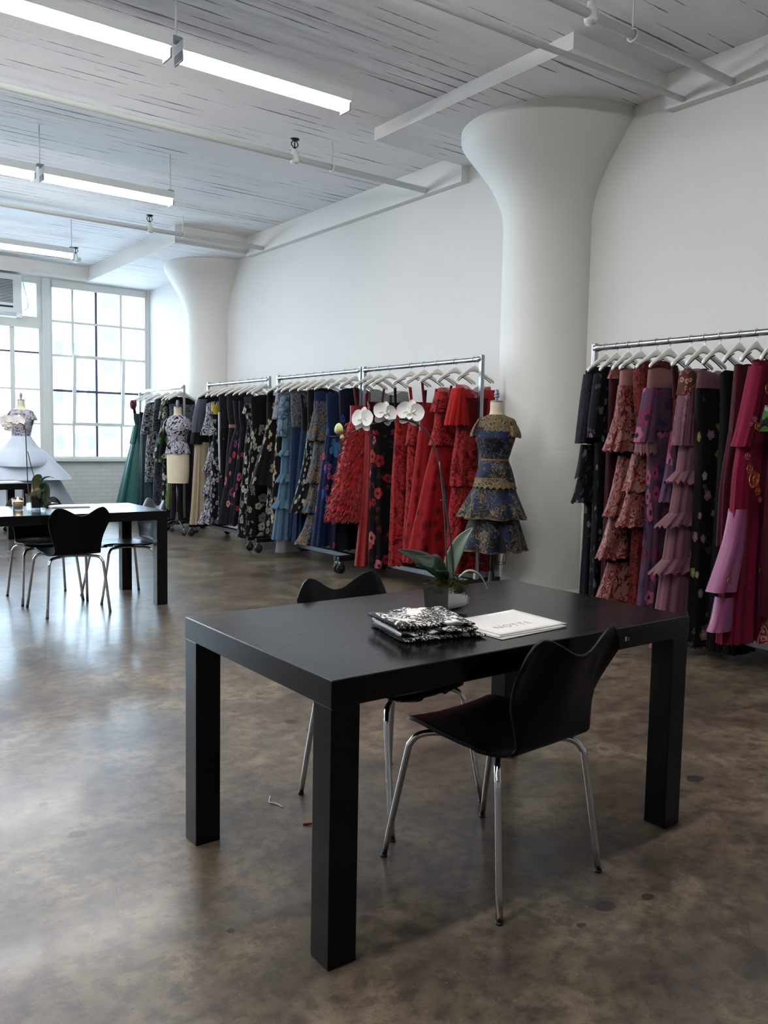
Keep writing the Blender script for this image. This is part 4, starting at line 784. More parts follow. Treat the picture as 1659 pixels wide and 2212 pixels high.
 (2,8.43,'evening_gown','gown','pale grey lace gown with elbow sleeves over a black leaf-print skirt',[('bodice','pale_lace',[(1.865,-0.168,0.168,0.05),(1.683,-0.166,0.166,0.055),(1.45,-0.158,0.158,0.055)],{'slope': 0.3,'a': 0.004}),('sleeve','pale_lace',[(1.849,-0.173,-0.073,0.05),(1.682,-0.201,-0.091,0.055),(1.547,-0.224,-0.104,0.055)],{'a': 0.008}),('skirt','gold_leaf',[(1.45,-0.164,0.164,0.055),(1.11,-0.196,0.196,0.07),(0.743,-0.217,0.217,0.075),(0.269,-0.231,0.231,0.08)],{'a': 0.012,'n': 7}),('edge_trim','silver',[(1.45,-0.164,-0.148,0.02),(1.058,-0.19,-0.174,0.02),(0.638,-0.204,-0.188,0.02)],{'a': 0})]),
 (2,8.26,'tiered_gown','gown','light blue tulle gown with three small ruffles down the skirt',[('bodice','blue_lace',[(1.806,-0.204,0.204,0.05),(1.628,-0.202,0.202,0.05),(1.464,-0.189,0.189,0.05)],{'slope': 0.3,'a': 0.004}),('sleeve','blue_lace',[(1.79,-0.21,-0.11,0.055),(1.627,-0.232,-0.122,0.055),(1.356,-0.241,-0.131,0.05)],{'a': 0.01,'n': 8}),('skirt','blue_tulle',[(1.475,-0.183,0.183,0.05),(1.269,-0.193,0.193,0.055),(0.857,-0.218,0.218,0.065),(0.547,-0.263,0.263,0.075),(0.206,-0.312,0.312,0.085)],{'a': 0.015,'n': 12}),('ruffle','blue_tulle',[(1.207,-0.204,0.204,0.06),(1.14,-0.25,0.25,0.085)],{'a': 0.02,'n': 10}),('ruffle','blue_tulle',[(0.939,-0.219,0.219,0.065),(0.847,-0.271,0.271,0.095)],{'a': 0.02,'n': 10}),('ruffle','blue_tulle',[(0.651,-0.258,0.258,0.07),(0.559,-0.321,0.321,0.1)],{'a': 0.02,'n': 10}),('underskirt','grey_satin',[(0.286,-0.242,0.158,0.06),(0.06,-0.258,0.162,0.065)],{'a': 0.012,'n': 6})]),
 (2,8.08,'evening_gown','gown','grey lace gown with sheer blue skirt,right of the ruffled light blue gown',[('bodice','grey_lace',[(1.826,-0.191,0.191,0.05),(1.625,-0.189,0.189,0.05),(1.465,-0.176,0.176,0.05)],{'slope': 0.28,'a': 0.004}),('skirt','blue_dark',[(1.464,-0.182,0.182,0.05),(1.069,-0.189,0.189,0.06),(0.61,-0.207,0.207,0.07),(0.252,-0.227,0.227,0.075)],{'a': 0.012,'n': 10})]),
 (2,7.91,'evening_gown','gown','navy tulle gown hung by thin black straps,between grey lace and leaf-print gowns',[('bodice','near_black',[(1.673,-0.162,0.162,0.05),(1.55,-0.155,0.155,0.05),(1.425,-0.154,0.154,0.05)],{'a': 0.004}),('strap','near_black',[(1.812,-0.176,-0.151,0.012),(1.674,-0.157,-0.132,0.012)],{'a': 0}),('skirt','blue_dark',[(1.425,-0.159,0.159,0.05),(1.075,-0.19,0.19,0.06),(0.623,-0.225,0.225,0.07),(0.21,-0.255,0.255,0.08)],{'a': 0.016,'n': 12})]),
 (2,7.74,'cocktail_dress','dress','black calf-length dress printed with green and white leaves',[('bodice','black_floral',[(1.84,-0.187,0.187,0.05),(1.645,-0.184,0.184,0.05),(1.449,-0.176,0.176,0.05)],{'slope': 0.28,'a': 0.004}),('skirt','leaf_floral',[(1.464,-0.182,0.182,0.05),(1.154,-0.218,0.218,0.08),(0.835,-0.288,0.288,0.1),(0.552,-0.381,0.381,0.12)],{'a': 0.025,'n': 8})]),
 (2,7.58,'tiered_gown','gown','blue and bronze brocade gown in four flared tiers',[('yoke','navy_sheer',[(1.829,-0.2,0.2,0.045),(1.733,-0.198,0.198,0.05)],{'slope': 0.3,'scoop': 0.06,'a': 0.002}),('bodice','bronze',[(1.733,-0.204,0.204,0.05),(1.545,-0.207,0.207,0.055)],{'a': 0.004}),('tier','bronze',[(1.617,-0.214,0.214,0.055),(1.472,-0.24,0.24,0.075),(1.322,-0.283,0.283,0.09)],{'a': 0.025,'n': 8}),('underskirt','near_black',[(1.377,-0.165,0.165,0.04),(0.842,-0.163,0.163,0.045),(0.304,-0.224,0.224,0.05)],{'a': 0.004}),('tier','bronze',[(1.314,-0.192,0.192,0.055),(1.086,-0.229,0.229,0.075),(0.873,-0.288,0.288,0.09)],{'a': 0.025,'n': 8}),('tier','bronze',[(0.862,-0.237,0.237,0.055),(0.707,-0.275,0.275,0.08),(0.563,-0.33,0.33,0.095)],{'a': 0.025,'n': 8}),('tier','bronze',[(0.551,-0.262,0.262,0.06),(0.382,-0.316,0.316,0.09),(0.235,-0.404,0.404,0.12)],{'a': 0.03,'n': 8})]),
 (2,7.32,'evening_gown','gown','deep blue tulle gown scattered with small pink flowers',[('bodice','navy_sheer',[(1.8,-0.222,0.222,0.05),(1.613,-0.214,0.214,0.05),(1.425,-0.2,0.2,0.05)],{'slope': 0.28,'scoop': 0.05,'a': 0.004}),('skirt','blue_pink',[(1.449,-0.206,0.206,0.055),(1.165,-0.246,0.246,0.075),(0.811,-0.291,0.291,0.095),(0.243,-0.361,0.361,0.12)],{'a': 0.03,'n': 10})]),
 (2,7.13,'evening_gown','gown','midnight navy gown with a few pink flowers,last on the rack before the double posts',[('bodice','navy_floral',[(1.818,-0.191,0.191,0.05),(1.611,-0.181,0.181,0.05),(1.45,-0.156,0.156,0.05)],{'slope': 0.28,'a': 0.004}),('skirt','navy_floral',[(1.45,-0.162,0.162,0.055),(1.101,-0.189,0.189,0.075),(0.68,-0.221,0.221,0.09),(0.22,-0.258,0.258,0.1)],{'a': 0.02,'n': 8})]),
 (3,6.88,'feather_dress','dress','red dress with a shaggy feathered skirt',[('bodice','red_satin',[(1.669,-0.223,0.223,0.05),(1.561,-0.221,0.221,0.055),(1.448,-0.225,0.225,0.06)],{'a': 0.004}),('strap','dark_red',[(1.855,-0.194,-0.172,0.01),(1.671,-0.163,-0.141,0.01)],{'a': 0}),('skirt','red_feather',[(1.507,-0.22,0.22,0.07),(1.335,-0.25,0.25,0.09),(1.086,-0.305,0.305,0.115),(0.838,-0.366,0.366,0.135),(0.659,-0.417,0.417,0.145),(0.551,-0.431,0.431,0.15)],{'a': 0.02,'n': 9,'feather': 0.028})]),
 (3,6.72,'evening_gown','gown','plain red satin floor-length gown in soft columns,beside the feathered dress',[('bodice','red_satin',[(1.561,-0.168,0.168,0.045),(1.361,-0.147,0.147,0.045)],{'a': 0.004}),('strap','dark_red',[(1.784,-0.162,-0.132,0.01),(1.561,-0.162,-0.132,0.01)],{'a': 0}),('skirt','red_satin',[(1.383,-0.153,0.153,0.05),(0.844,-0.175,0.175,0.065),(0.483,-0.206,0.206,0.075),(0.112,-0.243,0.243,0.085)],{'a': 0.03,'n': 7})]),
 (3,6.55,'evening_gown','gown','black gown with red flowers and a dotted sheer grey yoke',[('yoke','grey_sheer',[(1.81,-0.223,0.223,0.045),(1.687,-0.248,0.248,0.05)],{'slope': 0.3,'scoop': 0.09,'a': 0.002}),('bodice','black_red',[(1.696,-0.253,0.253,0.055),(1.557,-0.234,0.234,0.06),(1.383,-0.198,0.198,0.06)],{'a': 0.004}),('skirt','black_red',[(1.392,-0.204,0.204,0.06),(1.186,-0.201,0.201,0.07),(0.81,-0.198,0.198,0.08),(0.451,-0.195,0.195,0.085),(0.106,-0.192,0.192,0.09)],{'a': 0.025,'n': 8})]),
 (3,6.22,'evening_gown','gown','black-strapped red lace gown,just right of the black gown with red flowers',[('bodice','red_lace',[(1.64,-0.184,0.184,0.045),(1.429,-0.163,0.163,0.045)],{'a': 0.004}),('strap','near_black',[(1.816,-0.194,-0.169,0.01),(1.64,-0.184,-0.159,0.01)],{'a': 0}),('skirt','red_lace',[(1.429,-0.168,0.168,0.045),(0.917,-0.188,0.188,0.06),(0.174,-0.196,0.196,0.075)],{'a': 0.02,'n': 8})]),
 (3,6.03,'evening_gown','gown','light red lace gown with patterned straps and a flounced hip band',[('bodice','red_lace',[(1.687,-0.157,0.157,0.045),(1.533,-0.158,0.158,0.05),(1.45,-0.156,0.156,0.05)],{'a': 0.004}),('strap','red_lace',[(1.819,-0.171,-0.141,0.01),(1.687,-0.151,-0.121,0.01)],{'a': 0}),('flounce','red_lace',[(1.492,-0.157,0.157,0.055),(1.367,-0.175,0.175,0.07),(1.296,-0.178,0.178,0.08)],{'a': 0.015,'n': 8}),('skirt','red_lace',[(1.325,-0.157,0.157,0.05),(1.095,-0.167,0.167,0.06),(0.8,-0.164,0.164,0.07),(0.462,-0.177,0.177,0.08),(0.228,-0.176,0.176,0.085)],{'a': 0.02,'n': 8})]),
 (3,5.84,'evening_gown','gown','bright red gown with thin straps and a sweetheart neckline',[('bodice','red_satin',[(1.632,-0.201,0.201,0.05),(1.531,-0.193,0.193,0.055),(1.409,-0.184,0.184,0.055)],{'sweet': 0.05,'a': 0.004}),('strap','dark_red',[(1.843,-0.181,-0.157,0.01),(1.65,-0.154,-0.13,0.01)],{'a': 0}),('skirt','red_floral',[(1.429,-0.19,0.19,0.055),(1.205,-0.215,0.215,0.07),(0.816,-0.257,0.257,0.085),(0.529,-0.296,0.296,0.095),(0.274,-0.31,0.31,0.1)],{'a': 0.03,'n': 7})]),
 (3,5.6,'evening_gown','gown','red flower-lace gown with short sleeves over a stiff tunic layer',[('yoke','red_tulle',[(1.794,-0.18,0.18,0.045),(1.714,-0.198,0.198,0.05)],{'slope': 0.3,'scoop': 0.05,'a': 0.002}),('bodice','red_lace',[(1.714,-0.204,0.204,0.055),(1.588,-0.205,0.205,0.06),(1.429,-0.22,0.22,0.06)],{'a': 0.004}),('sleeve','red_lace',[(1.761,-0.2,-0.1,0.055),(1.673,-0.228,-0.098,0.06),(1.586,-0.256,-0.096,0.06)],{'a': 0.012,'n': 7}),('overskirt','red_lace',[(1.449,-0.221,0.221,0.065),(1.349,-0.249,0.249,0.075),(1.302,-0.268,0.268,0.08)],{'a': 0.012,'n': 7}),('skirt','red_floral',[(1.318,-0.222,0.222,0.06),(1.112,-0.278,0.278,0.08),(0.795,-0.355,0.355,0.1),(0.52,-0.423,0.423,0.12),(0.299,-0.463,0.46,0.13)],{'a': 0.03,'n': 7})]),
 (3,5.36,'evening_gown','gown','red gown with a dotted tulle yoke and fluttering tulle sleeves,right end of its rack',[('yoke','red_tulle',[(1.811,-0.192,0.192,0.05),(1.692,-0.198,0.198,0.055)],{'slope': 0.32,'scoop': 0.1,'a': 0.002}),('bodice','deep_red',[(1.707,-0.199,0.199,0.058),(1.585,-0.184,0.184,0.06),(1.411,-0.168,0.168,0.06)],{'a': 0.004}),('sleeve','red_tulle2',[(1.783,-0.211,-0.141,0.06),(1.64,-0.247,-0.097,0.07),(1.474,-0.287,-0.077,0.075)],{'a': 0.015,'n': 9}),('tunic','red_lace',[(1.431,-0.168,0.168,0.06),(1.217,-0.202,0.202,0.075),(0.965,-0.224,0.224,0.085)],{'a': 0.018,'n': 7}),('skirt','red_lace',[(1.003,-0.19,0.19,0.06),(0.848,-0.215,0.215,0.075),(0.574,-0.237,0.237,0.085),(0.229,-0.261,0.261,0.1)],{'a': 0.022,'n': 7})]),
 (4,3.98,'evening_gown','gown','midnight dark lace gown with long sleeves and tiered peplum,nearest the near column',[('bodice','dark_lace',[(1.845,-0.195,0.195,0.045),(1.661,-0.179,0.179,0.05),(1.336,-0.14,0.14,0.05)],{'slope': 0.32,'a': 0.004}),('sleeve','dark_lace',[(1.828,-0.199,-0.099,0.045),(1.659,-0.223,-0.123,0.048),(1.497,-0.243,-0.143,0.045),(1.341,-0.263,-0.153,0.042)],{'a': 0.005}),('tier','dark_floral',[(1.335,-0.214,0.214,0.05),(1.205,-0.231,0.231,0.055),(1.094,-0.254,0.254,0.062)],{'a': 0.015,'n': 7}),('tier','dark_floral',[(1.1,-0.23,0.23,0.05),(1.002,-0.254,0.254,0.06),(0.924,-0.283,0.283,0.066)],{'a': 0.015,'n': 7}),('skirt','dark_floral',[(0.973,-0.148,0.148,0.05),(0.707,-0.147,0.147,0.052),(0.405,-0.155,0.155,0.055),(0.101,-0.157,0.157,0.06)],{'a': 0.01,'n': 7})]),
 (4,3.88,'evening_gown','gown','black gown with faint pink embroidery,beside the midnight lace gown with tiered peplum',[('bodice','dark_floral',[(1.829,-0.206,0.206,0.04),(1.594,-0.197,0.197,0.045),(1.337,-0.171,0.171,0.045)],{'slope': 0.32,'a': 0.004}),('sleeve','dark_floral',[(1.823,-0.211,-0.121,0.04),(1.656,-0.235,-0.135,0.042),(1.512,-0.255,-0.155,0.042),(1.384,-0.262,-0.162,0.04)],{'a': 0.005}),('skirt','dark_floral',[(1.353,-0.182,0.182,0.045),(0.947,-0.179,0.179,0.048),(0.553,-0.176,0.176,0.05),(0.087,-0.173,0.173,0.055)],{'a': 0.01,'n': 7})]),
 (4,3.78,'evening_gown','gown','dark wine red gown with a brocade collar,third from the left on the right-hand rack',[('bodice','wine',[(1.807,-0.186,0.186,0.04),(1.593,-0.182,0.182,0.045),(1.339,-0.176,0.176,0.045)],{'slope': 0.32,'scoop': 0.03,'a': 0.004}),('collar','rose_brocade',[(1.854,-0.174,0.174,0.042),(1.787,-0.204,0.204,0.045)],{'slope': 0.35,'scoop': 0.05,'a': 0.002}),('skirt','wine',[(1.355,-0.182,0.182,0.045),(0.954,-0.179,0.179,0.048),(0.566,-0.176,0.176,0.05),(0.073,-0.175,0.175,0.055)],{'a': 0.012,'n': 9})]),
 (4,3.68,'tiered_gown','gown','rose and burgundy brocade gown with flared sleeve and wide tiers,blush yoke',[('yoke','blush',[(1.838,-0.197,0.197,0.042),(1.727,-0.2,0.2,0.05)],{'slope': 0.34,'scoop': 0.04,'a': 0.003}),('bodice','rose_brocade',[(1.738,-0.21,0.21,0.05),(1.589,-0.23,0.23,0.055),(1.479,-0.252,0.252,0.055)],{'a': 0.004}),('tier','rose_brocade',[(1.511,-0.239,0.031,0.055),(1.401,-0.271,0.039,0.065),(1.292,-0.317,0.043,0.075)],{'a': 0.02,'n': 8}),('underskirt','near_black',[(1.341,-0.149,0.149,0.035),(0.897,-0.147,0.147,0.035),(0.32,-0.181,0.181,0.04)],{'a': 0.003}),('tier','rose_brocade',[(1.262,-0.178,0.178,0.045),(1.01,-0.24,0.24,0.06),(0.852,-0.313,0.313,0.07)],{'a': 0.018,'n': 8}),('tier','rose_brocade',[(0.843,-0.249,0.249,0.05),(0.697,-0.298,0.298,0.065),(0.565,-0.357,0.357,0.075)],{'a': 0.018,'n': 8}),('tier','rose_brocade',[(0.534,-0.244,0.244,0.05),(0.395,-0.294,0.294,0.065),(0.265,-0.344,0.344,0.08)],{'a': 0.02,'n': 8})]),
 (4,3.55,'tiered_gown','gown','burgundy lace gown with a puffed shoulder and pale pink tiers,behind the rose gown',[('bodice','burgundy_lace',[(1.856,-0.193,0.193,0.045),(1.68,-0.185,0.185,0.05),(1.466,-0.17,0.17,0.05)],{'slope': 0.34,'a': 0.004}),('sleeve','burgundy_lace',[(1.868,-0.184,-0.094,0.045),(1.812,-0.204,-0.074,0.055),(1.679,-0.195,-0.075,0.05),(1.527,-0.174,-0.064,0.045)],{'a': 0.008}),('tier','rose_brocade',[(1.281,-0.201,0.201,0.045),(1.126,-0.239,0.239,0.06),(1.028,-0.276,0.276,0.066)],{'a': 0.018,'n': 8}),('tier','rose_brocade',[(1.028,-0.242,0.242,0.048),(0.896,-0.282,0.282,0.066),(0.796,-0.333,0.333,0.075)],{'a': 0.018,'n': 8}),('skirt','burgundy_lace',[(1.481,-0.171,0.171,0.045),(1.094,-0.168,0.168,0.045),(0.59,-0.165,0.165,0.05),(0.06,-0.163,0.163,0.055)],{'a': 0.01,'n': 7})]),
 (4,3.45,'evening_gown','gown','mauve gown with big pink and blue fabric flowers and a blush sheer yoke',[('yoke','blush_sheer',[(1.831,-0.204,0.204,0.042),(1.711,-0.21,0.21,0.048)],{'slope': 0.34,'scoop': 0.05,'a': 0.002}),('bodice','mauve_flower',[(1.717,-0.22,0.22,0.05),(1.554,-0.227,0.227,0.052),(1.434,-0.228,0.228,0.052)],{'a': 0.004}),('sleeve','mauve_flower',[(1.71,-0.224,-0.104,0.05),(1.538,-0.26,-0.12,0.055),(1.357,-0.3,-0.14,0.055)],{'a': 0.01}),('frill','blush_sheer',[(1.367,-0.282,-0.132,0.05),(1.283,-0.281,-0.131,0.055)],{'a': 0.012,'n': 9}),('skirt','mauve_flower',[(1.435,-0.169,0.169,0.048),(0.975,-0.166,0.166,0.05),(0.666,-0.164,0.164,0.055),(0.419,-0.184,0.184,0.058),(0.06,-0.217,0.217,0.062)],{'a': 0.014,'n': 8})]),
 (4,3.29,'evening_gown','gown','plum chiffon gown with red chiffon straps,half hidden left of the ruffled mauve gown',[('bodice','burgundy_lace',[(1.644,-0.144,0.144,0.042),(1.436,-0.142,0.142,0.045)],{'a': 0.004}),('strap','wine',[(1.85,-0.19,-0.14,0.015),(1.643,-0.159,-0.089,0.018)],{'a': 0.003}),('skirt','mauve_flower',[(1.436,-0.157,0.157,0.045),(1.168,-0.195,0.195,0.05),(0.975,-0.239,0.239,0.056)],{'a': 0.014,'n': 8}),('underskirt','plum',[(1.047,-0.121,0.121,0.04),(0.621,-0.119,0.119,0.045),(0.06,-0.117,0.117,0.05)],{'a': 0.01,'n': 8})]),
 (4,3.19,'tiered_gown','gown','dusty mauve tulle gown with three gathered ruffles and flower-trimmed shoulder',[('bodice','mauve_tulle',[(1.811,-0.201,0.201,0.045),(1.638,-0.196,0.196,0.048),(1.436,-0.184,0.184,0.048)],{'slope': 0.34,'scoop': 0.04,'a': 0.004}),('flower_trim','flower_cluster',[(1.805,-0.215,-0.105,0.05),(1.724,-0.218,-0.118,0.05),(1.66,-0.232,-0.152,0.045)],{'a': 0.01}),('sleeve','mauve_lace',[(1.695,-0.216,-0.116,0.05),(1.55,-0.238,-0.118,0.052),(1.341,-0.26,-0.12,0.052)],{'a': 0.01,'n': 9}),('skirt','mauve_tulle',[(1.45,-0.191,0.191,0.05),(1.187,-0.223,0.223,0.055),(0.909,-0.274,0.274,0.062),(0.588,-0.321,0.321,0.07),(0.064,-0.406,0.406,0.08)],{'a': 0.014,'n': 12}),('ruffle','mauve_tulle',[(1.184,-0.213,0.213,0.06),(1.109,-0.309,0.309,0.078)],{'a': 0.018,'n': 12}),('ruffle','mauve_tulle',[(0.915,-0.27,0.27,0.066),(0.833,-0.407,0.407,0.085)],{'a': 0.018,'n': 12}),('ruffle','mauve_tulle',[(0.628,-0.305,0.305,0.07),(0.539,-0.441,0.441,0.09)],{'a': 0.018,'n': 12})]),
 (4,3.08,'evening_gown','gown','black-plum gown with embroidered vines and flowers under a sheer mauve yoke',[('yoke','mauve_sheer',[(1.799,-0.214,0.214,0.042),(1.685,-0.223,0.223,0.047)],{'slope': 0.3,'scoop': 0.1,'a': 0.002}),('bodice','vine_black',[(1.696,-0.229,0.229,0.048),(1.521,-0.214,0.214,0.048),(1.436,-0.182,0.182,0.048)],{'a': 0.003}),('skirt','vine_black',[(1.45,-0.183,0.183,0.048),(1.002,-0.18,0.18,0.052),(0.5,-0.177,0.177,0.056),(0.06,-0.174,0.174,0.06)],{'a': 0.012,'n': 8})]),
 (4,2.95,'evening_gown','gown','black gown with a narrow tulle sleeve,right of the embroidered vine gown',[('bodice','near_black',[(1.773,-0.169,0.169,0.045),(1.437,-0.138,0.138,0.045)],{'slope': 0.34,'a': 0.003}),('skirt','near_black',[(1.451,-0.139,0.139,0.045),(0.952,-0.137,0.137,0.05),(0.06,-0.135,0.135,0.055)],{'a': 0.012,'n': 8})]),
 (4,2.84,'evening_gown','gown','maroon pleated chiffon gown with long draped panels,left of the magenta gown',[('bodice','maroon',[(1.819,-0.206,0.206,0.042),(1.601,-0.214,0.214,0.046),(1.408,-0.225,0.225,0.046)],{'slope': 0.34,'scoop': 0.05,'a': 0.006,'n': 12}),('skirt','maroon',[(1.422,-0.231,0.231,0.048),(1.242,-0.268,0.268,0.052),(1.049,-0.289,0.289,0.055),(0.741,-0.285,0.285,0.056)],{'a': 0.014,'n': 14}),('underskirt','near_black',[(0.82,-0.148,0.148,0.04),(0.39,-0.146,0.146,0.045),(0.06,-0.144,0.144,0.05)],{'a': 0.01,'n': 8})]),
 (4,2.72,'evening_gown','gown','magenta fringed gown with a pink satin lining and orange flower sprays',[('bodice','magenta',[(1.833,-0.213,0.213,0.05),(1.623,-0.251,0.251,0.054),(1.434,-0.291,0.291,0.054)],{'slope': 0.34,'scoop': 0.03,'a': 0.008,'n': 12}),('sleeve','magenta',[(1.811,-0.221,-0.121,0.05),(1.595,-0.278,-0.178,0.052),(1.434,-0.325,-0.225,0.05),(1.34,-0.364,-0.264,0.048)],{'a': 0.008,'n': 8}),('skirt','magenta',[(1.434,-0.31,0.31,0.055),(1.193,-0.354,0.354,0.06),(0.897,-0.364,0.364,0.066),(0.629,-0.406,0.406,0.072),(0.186,-0.412,0.412,0.08)],{'a': 0.018,'n': 18}),('lining','pink_satin',[(0.978,-0.353,-0.253,0.05),(0.791,-0.402,-0.262,0.054),(0.621,-0.481,-0.291,0.058),(0.505,-0.54,-0.32,0.06)],{'a': 0.01,'n': 5}),('lining','pink_satin',[(0.47,-0.457,-0.317,0.046),(0.338,-0.492,-0.322,0.048),(0.272,-0.528,-0.338,0.05)],{'a': 0.008,'n': 5}),('flower_spray','orange_flower',[],{'flowers': [(-0.34,1.499,0.018),(-0.311,1.46,0.022),(-0.395,1.288,0.02),(-0.369,1.217,0.026),(-0.329,1.156,0.045),(-0.268,1.088,0.022),(-0.238,1.039,0.016),(-0.375,1.472,0.015),(-0.506,0.587,0.02),(-0.175,0.62,0.03),(-0.221,1.675,0.03)]})]),
 (4,2.58,'evening_gown','gown','white floral cut-out gown at the right edge of the photo,beside the magenta gown',[('bodice','maroon',[(1.824,-0.224,0.224,0.05),(1.593,-0.238,0.238,0.054),(1.409,-0.248,0.248,0.054)],{'slope': 0.34,'a': 0.004}),('sleeve','green_floral',[(1.579,-0.266,-0.146,0.055),(1.5,-0.297,-0.167,0.055),(1.429,-0.324,-0.184,0.055)],{'a': 0.006}),('skirt','maroon',[(1.423,-0.229,0.229,0.055),(0.983,-0.226,0.226,0.06),(0.572,-0.223,0.223,0.065),(0.352,-0.22,0.22,0.07)],{'a': 0.014,'n': 8}),('hem_band','rose_brocade',[(0.408,-0.149,0.149,0.075),(0.272,-0.165,0.165,0.08),(0.187,-0.197,0.197,0.085)],{'a': 0.018,'n': 8})]),
]
def short_label(label):
    w = label.split(',')[0].split()[:11]
    while w[-1] in ('the', 'a', 'with', 'and', 'of', 'in', 'for', 'to', 'over', 'under', 'by', 'between', 'down', 'behind', 'three'): w.pop()
    s = ' '.join(w)
    if 'the left one' in label: s = 'left '+s
    if 'the right one' in label: s = 'right '+s
    return 'white hanger holding the '+s
for i, (rack, y, name, cat, label, pieces) in enumerate(GARMENTS):
    garment(rack, y, name, cat, label, pieces, i)
    hang(y, short_label(label), ((i*37) % 9-4)*1.2)

# ================================================================== dress forms
def body(part, mat, rows, parent, n=0, amp=0.0, seed=1, jag=0.0, NR=30, NS=96):
    """rows = (z, half width, half depth, y shift): an oval body section by section, optionally pleated towards the hem"""
    bm = nb(); KEEP.add(id(bm)); uvl = bm.loops.layers.uv.new('UVMap'); G = []; per = max(r[1] for r in rows)*6.0
    for i in range(NR+1):
        t = i/NR; z, a, b, yc = interp(rows, t); ring = []
        for k in range(NS):
            th = 2*PI*k/NS; c, s = math.cos(th), math.sin(th); f = (math.cos(n*th+seed)+.4*math.cos((n+3)*th+seed*2)) if n else 0; f *= amp*t**1.2
            zz = z+(jag*abs(math.sin(th*11+seed)) if t > .98 else 0)
            ring.append(bm.verts.new((c*(a+f), s*(b+f)+yc, zz)))
        G.append(ring)
    for i in range(NR):
        for k in range(NS):
            f = bm.faces.new((G[i][k], G[i+1][k], G[i+1][(k+1) % NS], G[i][(k+1) % NS]))
            for lp, (p, q) in zip(f.loops, ((i, k), (i+1, k), (i+1, k+1), (i, k+1))): lp[uvl].uv = (q/NS*per, G[p][q % NS].co.z)
    return link(part, bm, MAT[mat], parent)
def cap_sleeve(parent, mat, sx, z, x, r, drop):
    bm = nb(); KEEP.add(id(bm)); uvl = bm.loops.layers.uv.new('UVMap'); G = []; N = 28
    for i in range(13):
        t = i/12; cx = sx*(x+.034*math.sin(t*PI/2)); cz = z-drop*t**1.15; rr = r*(.72+.30*math.sin(t*PI*.55))
        G.append([bm.verts.new((cx+rr*.55*math.cos(2*PI*k/N), rr*1.18*math.sin(2*PI*k/N), cz+(sx*rr*.5*math.cos(2*PI*k/N))*(-1)*(.9-.6*t)+(.004*math.cos(9*2*PI*k/N) if i == 12 else 0))) for k in range(N)])
    for i in range(12):
        for k in range(N):
            f = bm.faces.new((G[i][k], G[i+1][k], G[i+1][(k+1) % N], G[i][(k+1) % N]))
            for lp, (p, q) in zip(f.loops, ((i, k), (i+1, k), (i+1, k+1), (i, k+1))): lp[uvl].uv = (q/N*.45, G[p][q % N].co.z)
    return link('cap_sleeve', bm, MAT[mat], parent)
def dress_form(label, loc, rotz, dz, torso_low, cage=False, legs=True):
    f = thing('dress_form', label, 'dress form', loc, rotz, group=None)
    Z = lambda z: z+dz
    rows = [(Z(1.662), .047, .047, 0), (Z(1.655), .050, .05, 0), (Z(1.60), .051, .052, .004), (Z(1.562), .058, .058, .006), (Z(1.538), .085, .07, .006), (Z(1.515), .135, .08, .006), (Z(1.48), .152, .093, .004), (Z(1.40), .153, .115, -.008), (Z(1.36), .149, .119, -.013), (Z(1.28), .125, .1, -.004), (Z(1.197), .103, .086, 0), (Z(1.10), .135, .108, .006), (Z(1.0), .155, .125, .01), (torso_low+.12 if torso_low < 1.0+dz-.15 else torso_low+.02, .153, .122, .01), (torso_low, .140, .112, .01)]
    tr = body('torso', 'linen_form', rows, f, NR=44); bm = nb(); lathe(bm, [(.001, torso_low), (.10, torso_low+.0005), (.138, torso_low+.002)], 40, cap=False); link('torso_underside', bm, MAT['linen_form'], tr)
    bm = nb(); lathe(bm, [(.05, Z(1.656)), (.05, Z(1.667)), (.045, Z(1.671)), (.002, Z(1.673))], 28); link('neck_plate', bm, MAT['grey_metal'], f)
    bm = nb(); lathe(bm, [(.012, Z(1.67)), (.014, Z(1.685)), (.01, Z(1.69)), (.021, Z(1.70)), (.022, Z(1.708)), (.016, Z(1.714)), (.023, Z(1.722)), (.021, Z(1.732)), (.013, Z(1.739)), (.019, Z(1.747)), (.014, Z(1.756)), (.004, Z(1.762))], 18); link('finial', bm, MAT['grey_metal'], f)
    bm = nb(); tube(bm, [(0, 0, .16), (0, 0, torso_low+.05)], .017, 14); link('pole', bm, MAT['black_iron'], f)
    bm = nb(); lathe(bm, [(.02, .13), (.036, .14), (.036, .2), (.028, .215), (.026, .27), (.02, .285), (.018, .3)], 18); link('hub', bm, MAT['black_iron'], f)
    if cage:
        bm = nb(); zc = torso_low-.24
        for a in [2*PI*k/8 for k in range(8)]: tube(bm, [(.135*math.cos(a), .112*math.sin(a), torso_low), (.11*math.cos(a), .09*math.sin(a), zc)], .0022, 5)
        link('cage_wires', bm, MAT['black_iron'], f)
        for zz, k2 in ((zc, 1), (zc+.1, 1.06)):
            bm = nb(); tube(bm, [(.11*k2*math.cos(a), .09*k2*math.sin(a), zz) for a in [2*PI*k/28 for k in range(29)]], .0024, 5); link('cage_ring', bm, MAT['black_iron'], f)
    for k in range(4):
        a = PI/4+k*PI/2; ca, sa = math.cos(a), math.sin(a)
        bm = nb(); tube(bm, [(ca*.02, sa*.02, .165), (ca*.09, sa*.09, .175), (ca*.17, sa*.17, .135), (ca*.235, sa*.235, .105), (ca*.255, sa*.255, .085)], .013, 8, 5, True, .009); lg = link('leg', bm, MAT['black_iron'], f)
        bm = nb(); lathe(bm, [(.008, -.009), (.03, -.009), (.034, 0), (.03, .009), (.008, .009)], 16)
        for v in bm.verts: v.co = Vector((ca*.262+v.co.x, sa*.262+v.co.z, .035+v.co.y))
        w = link('wheel', bm, MAT['caster_rubber'], lg); bm = nb(); tube(bm, [(ca*.255, sa*.255, .095), (ca*.258, sa*.258, .07)], .008, 8); link('caster_stem', bm, MAT['chrome'], lg)
    return f
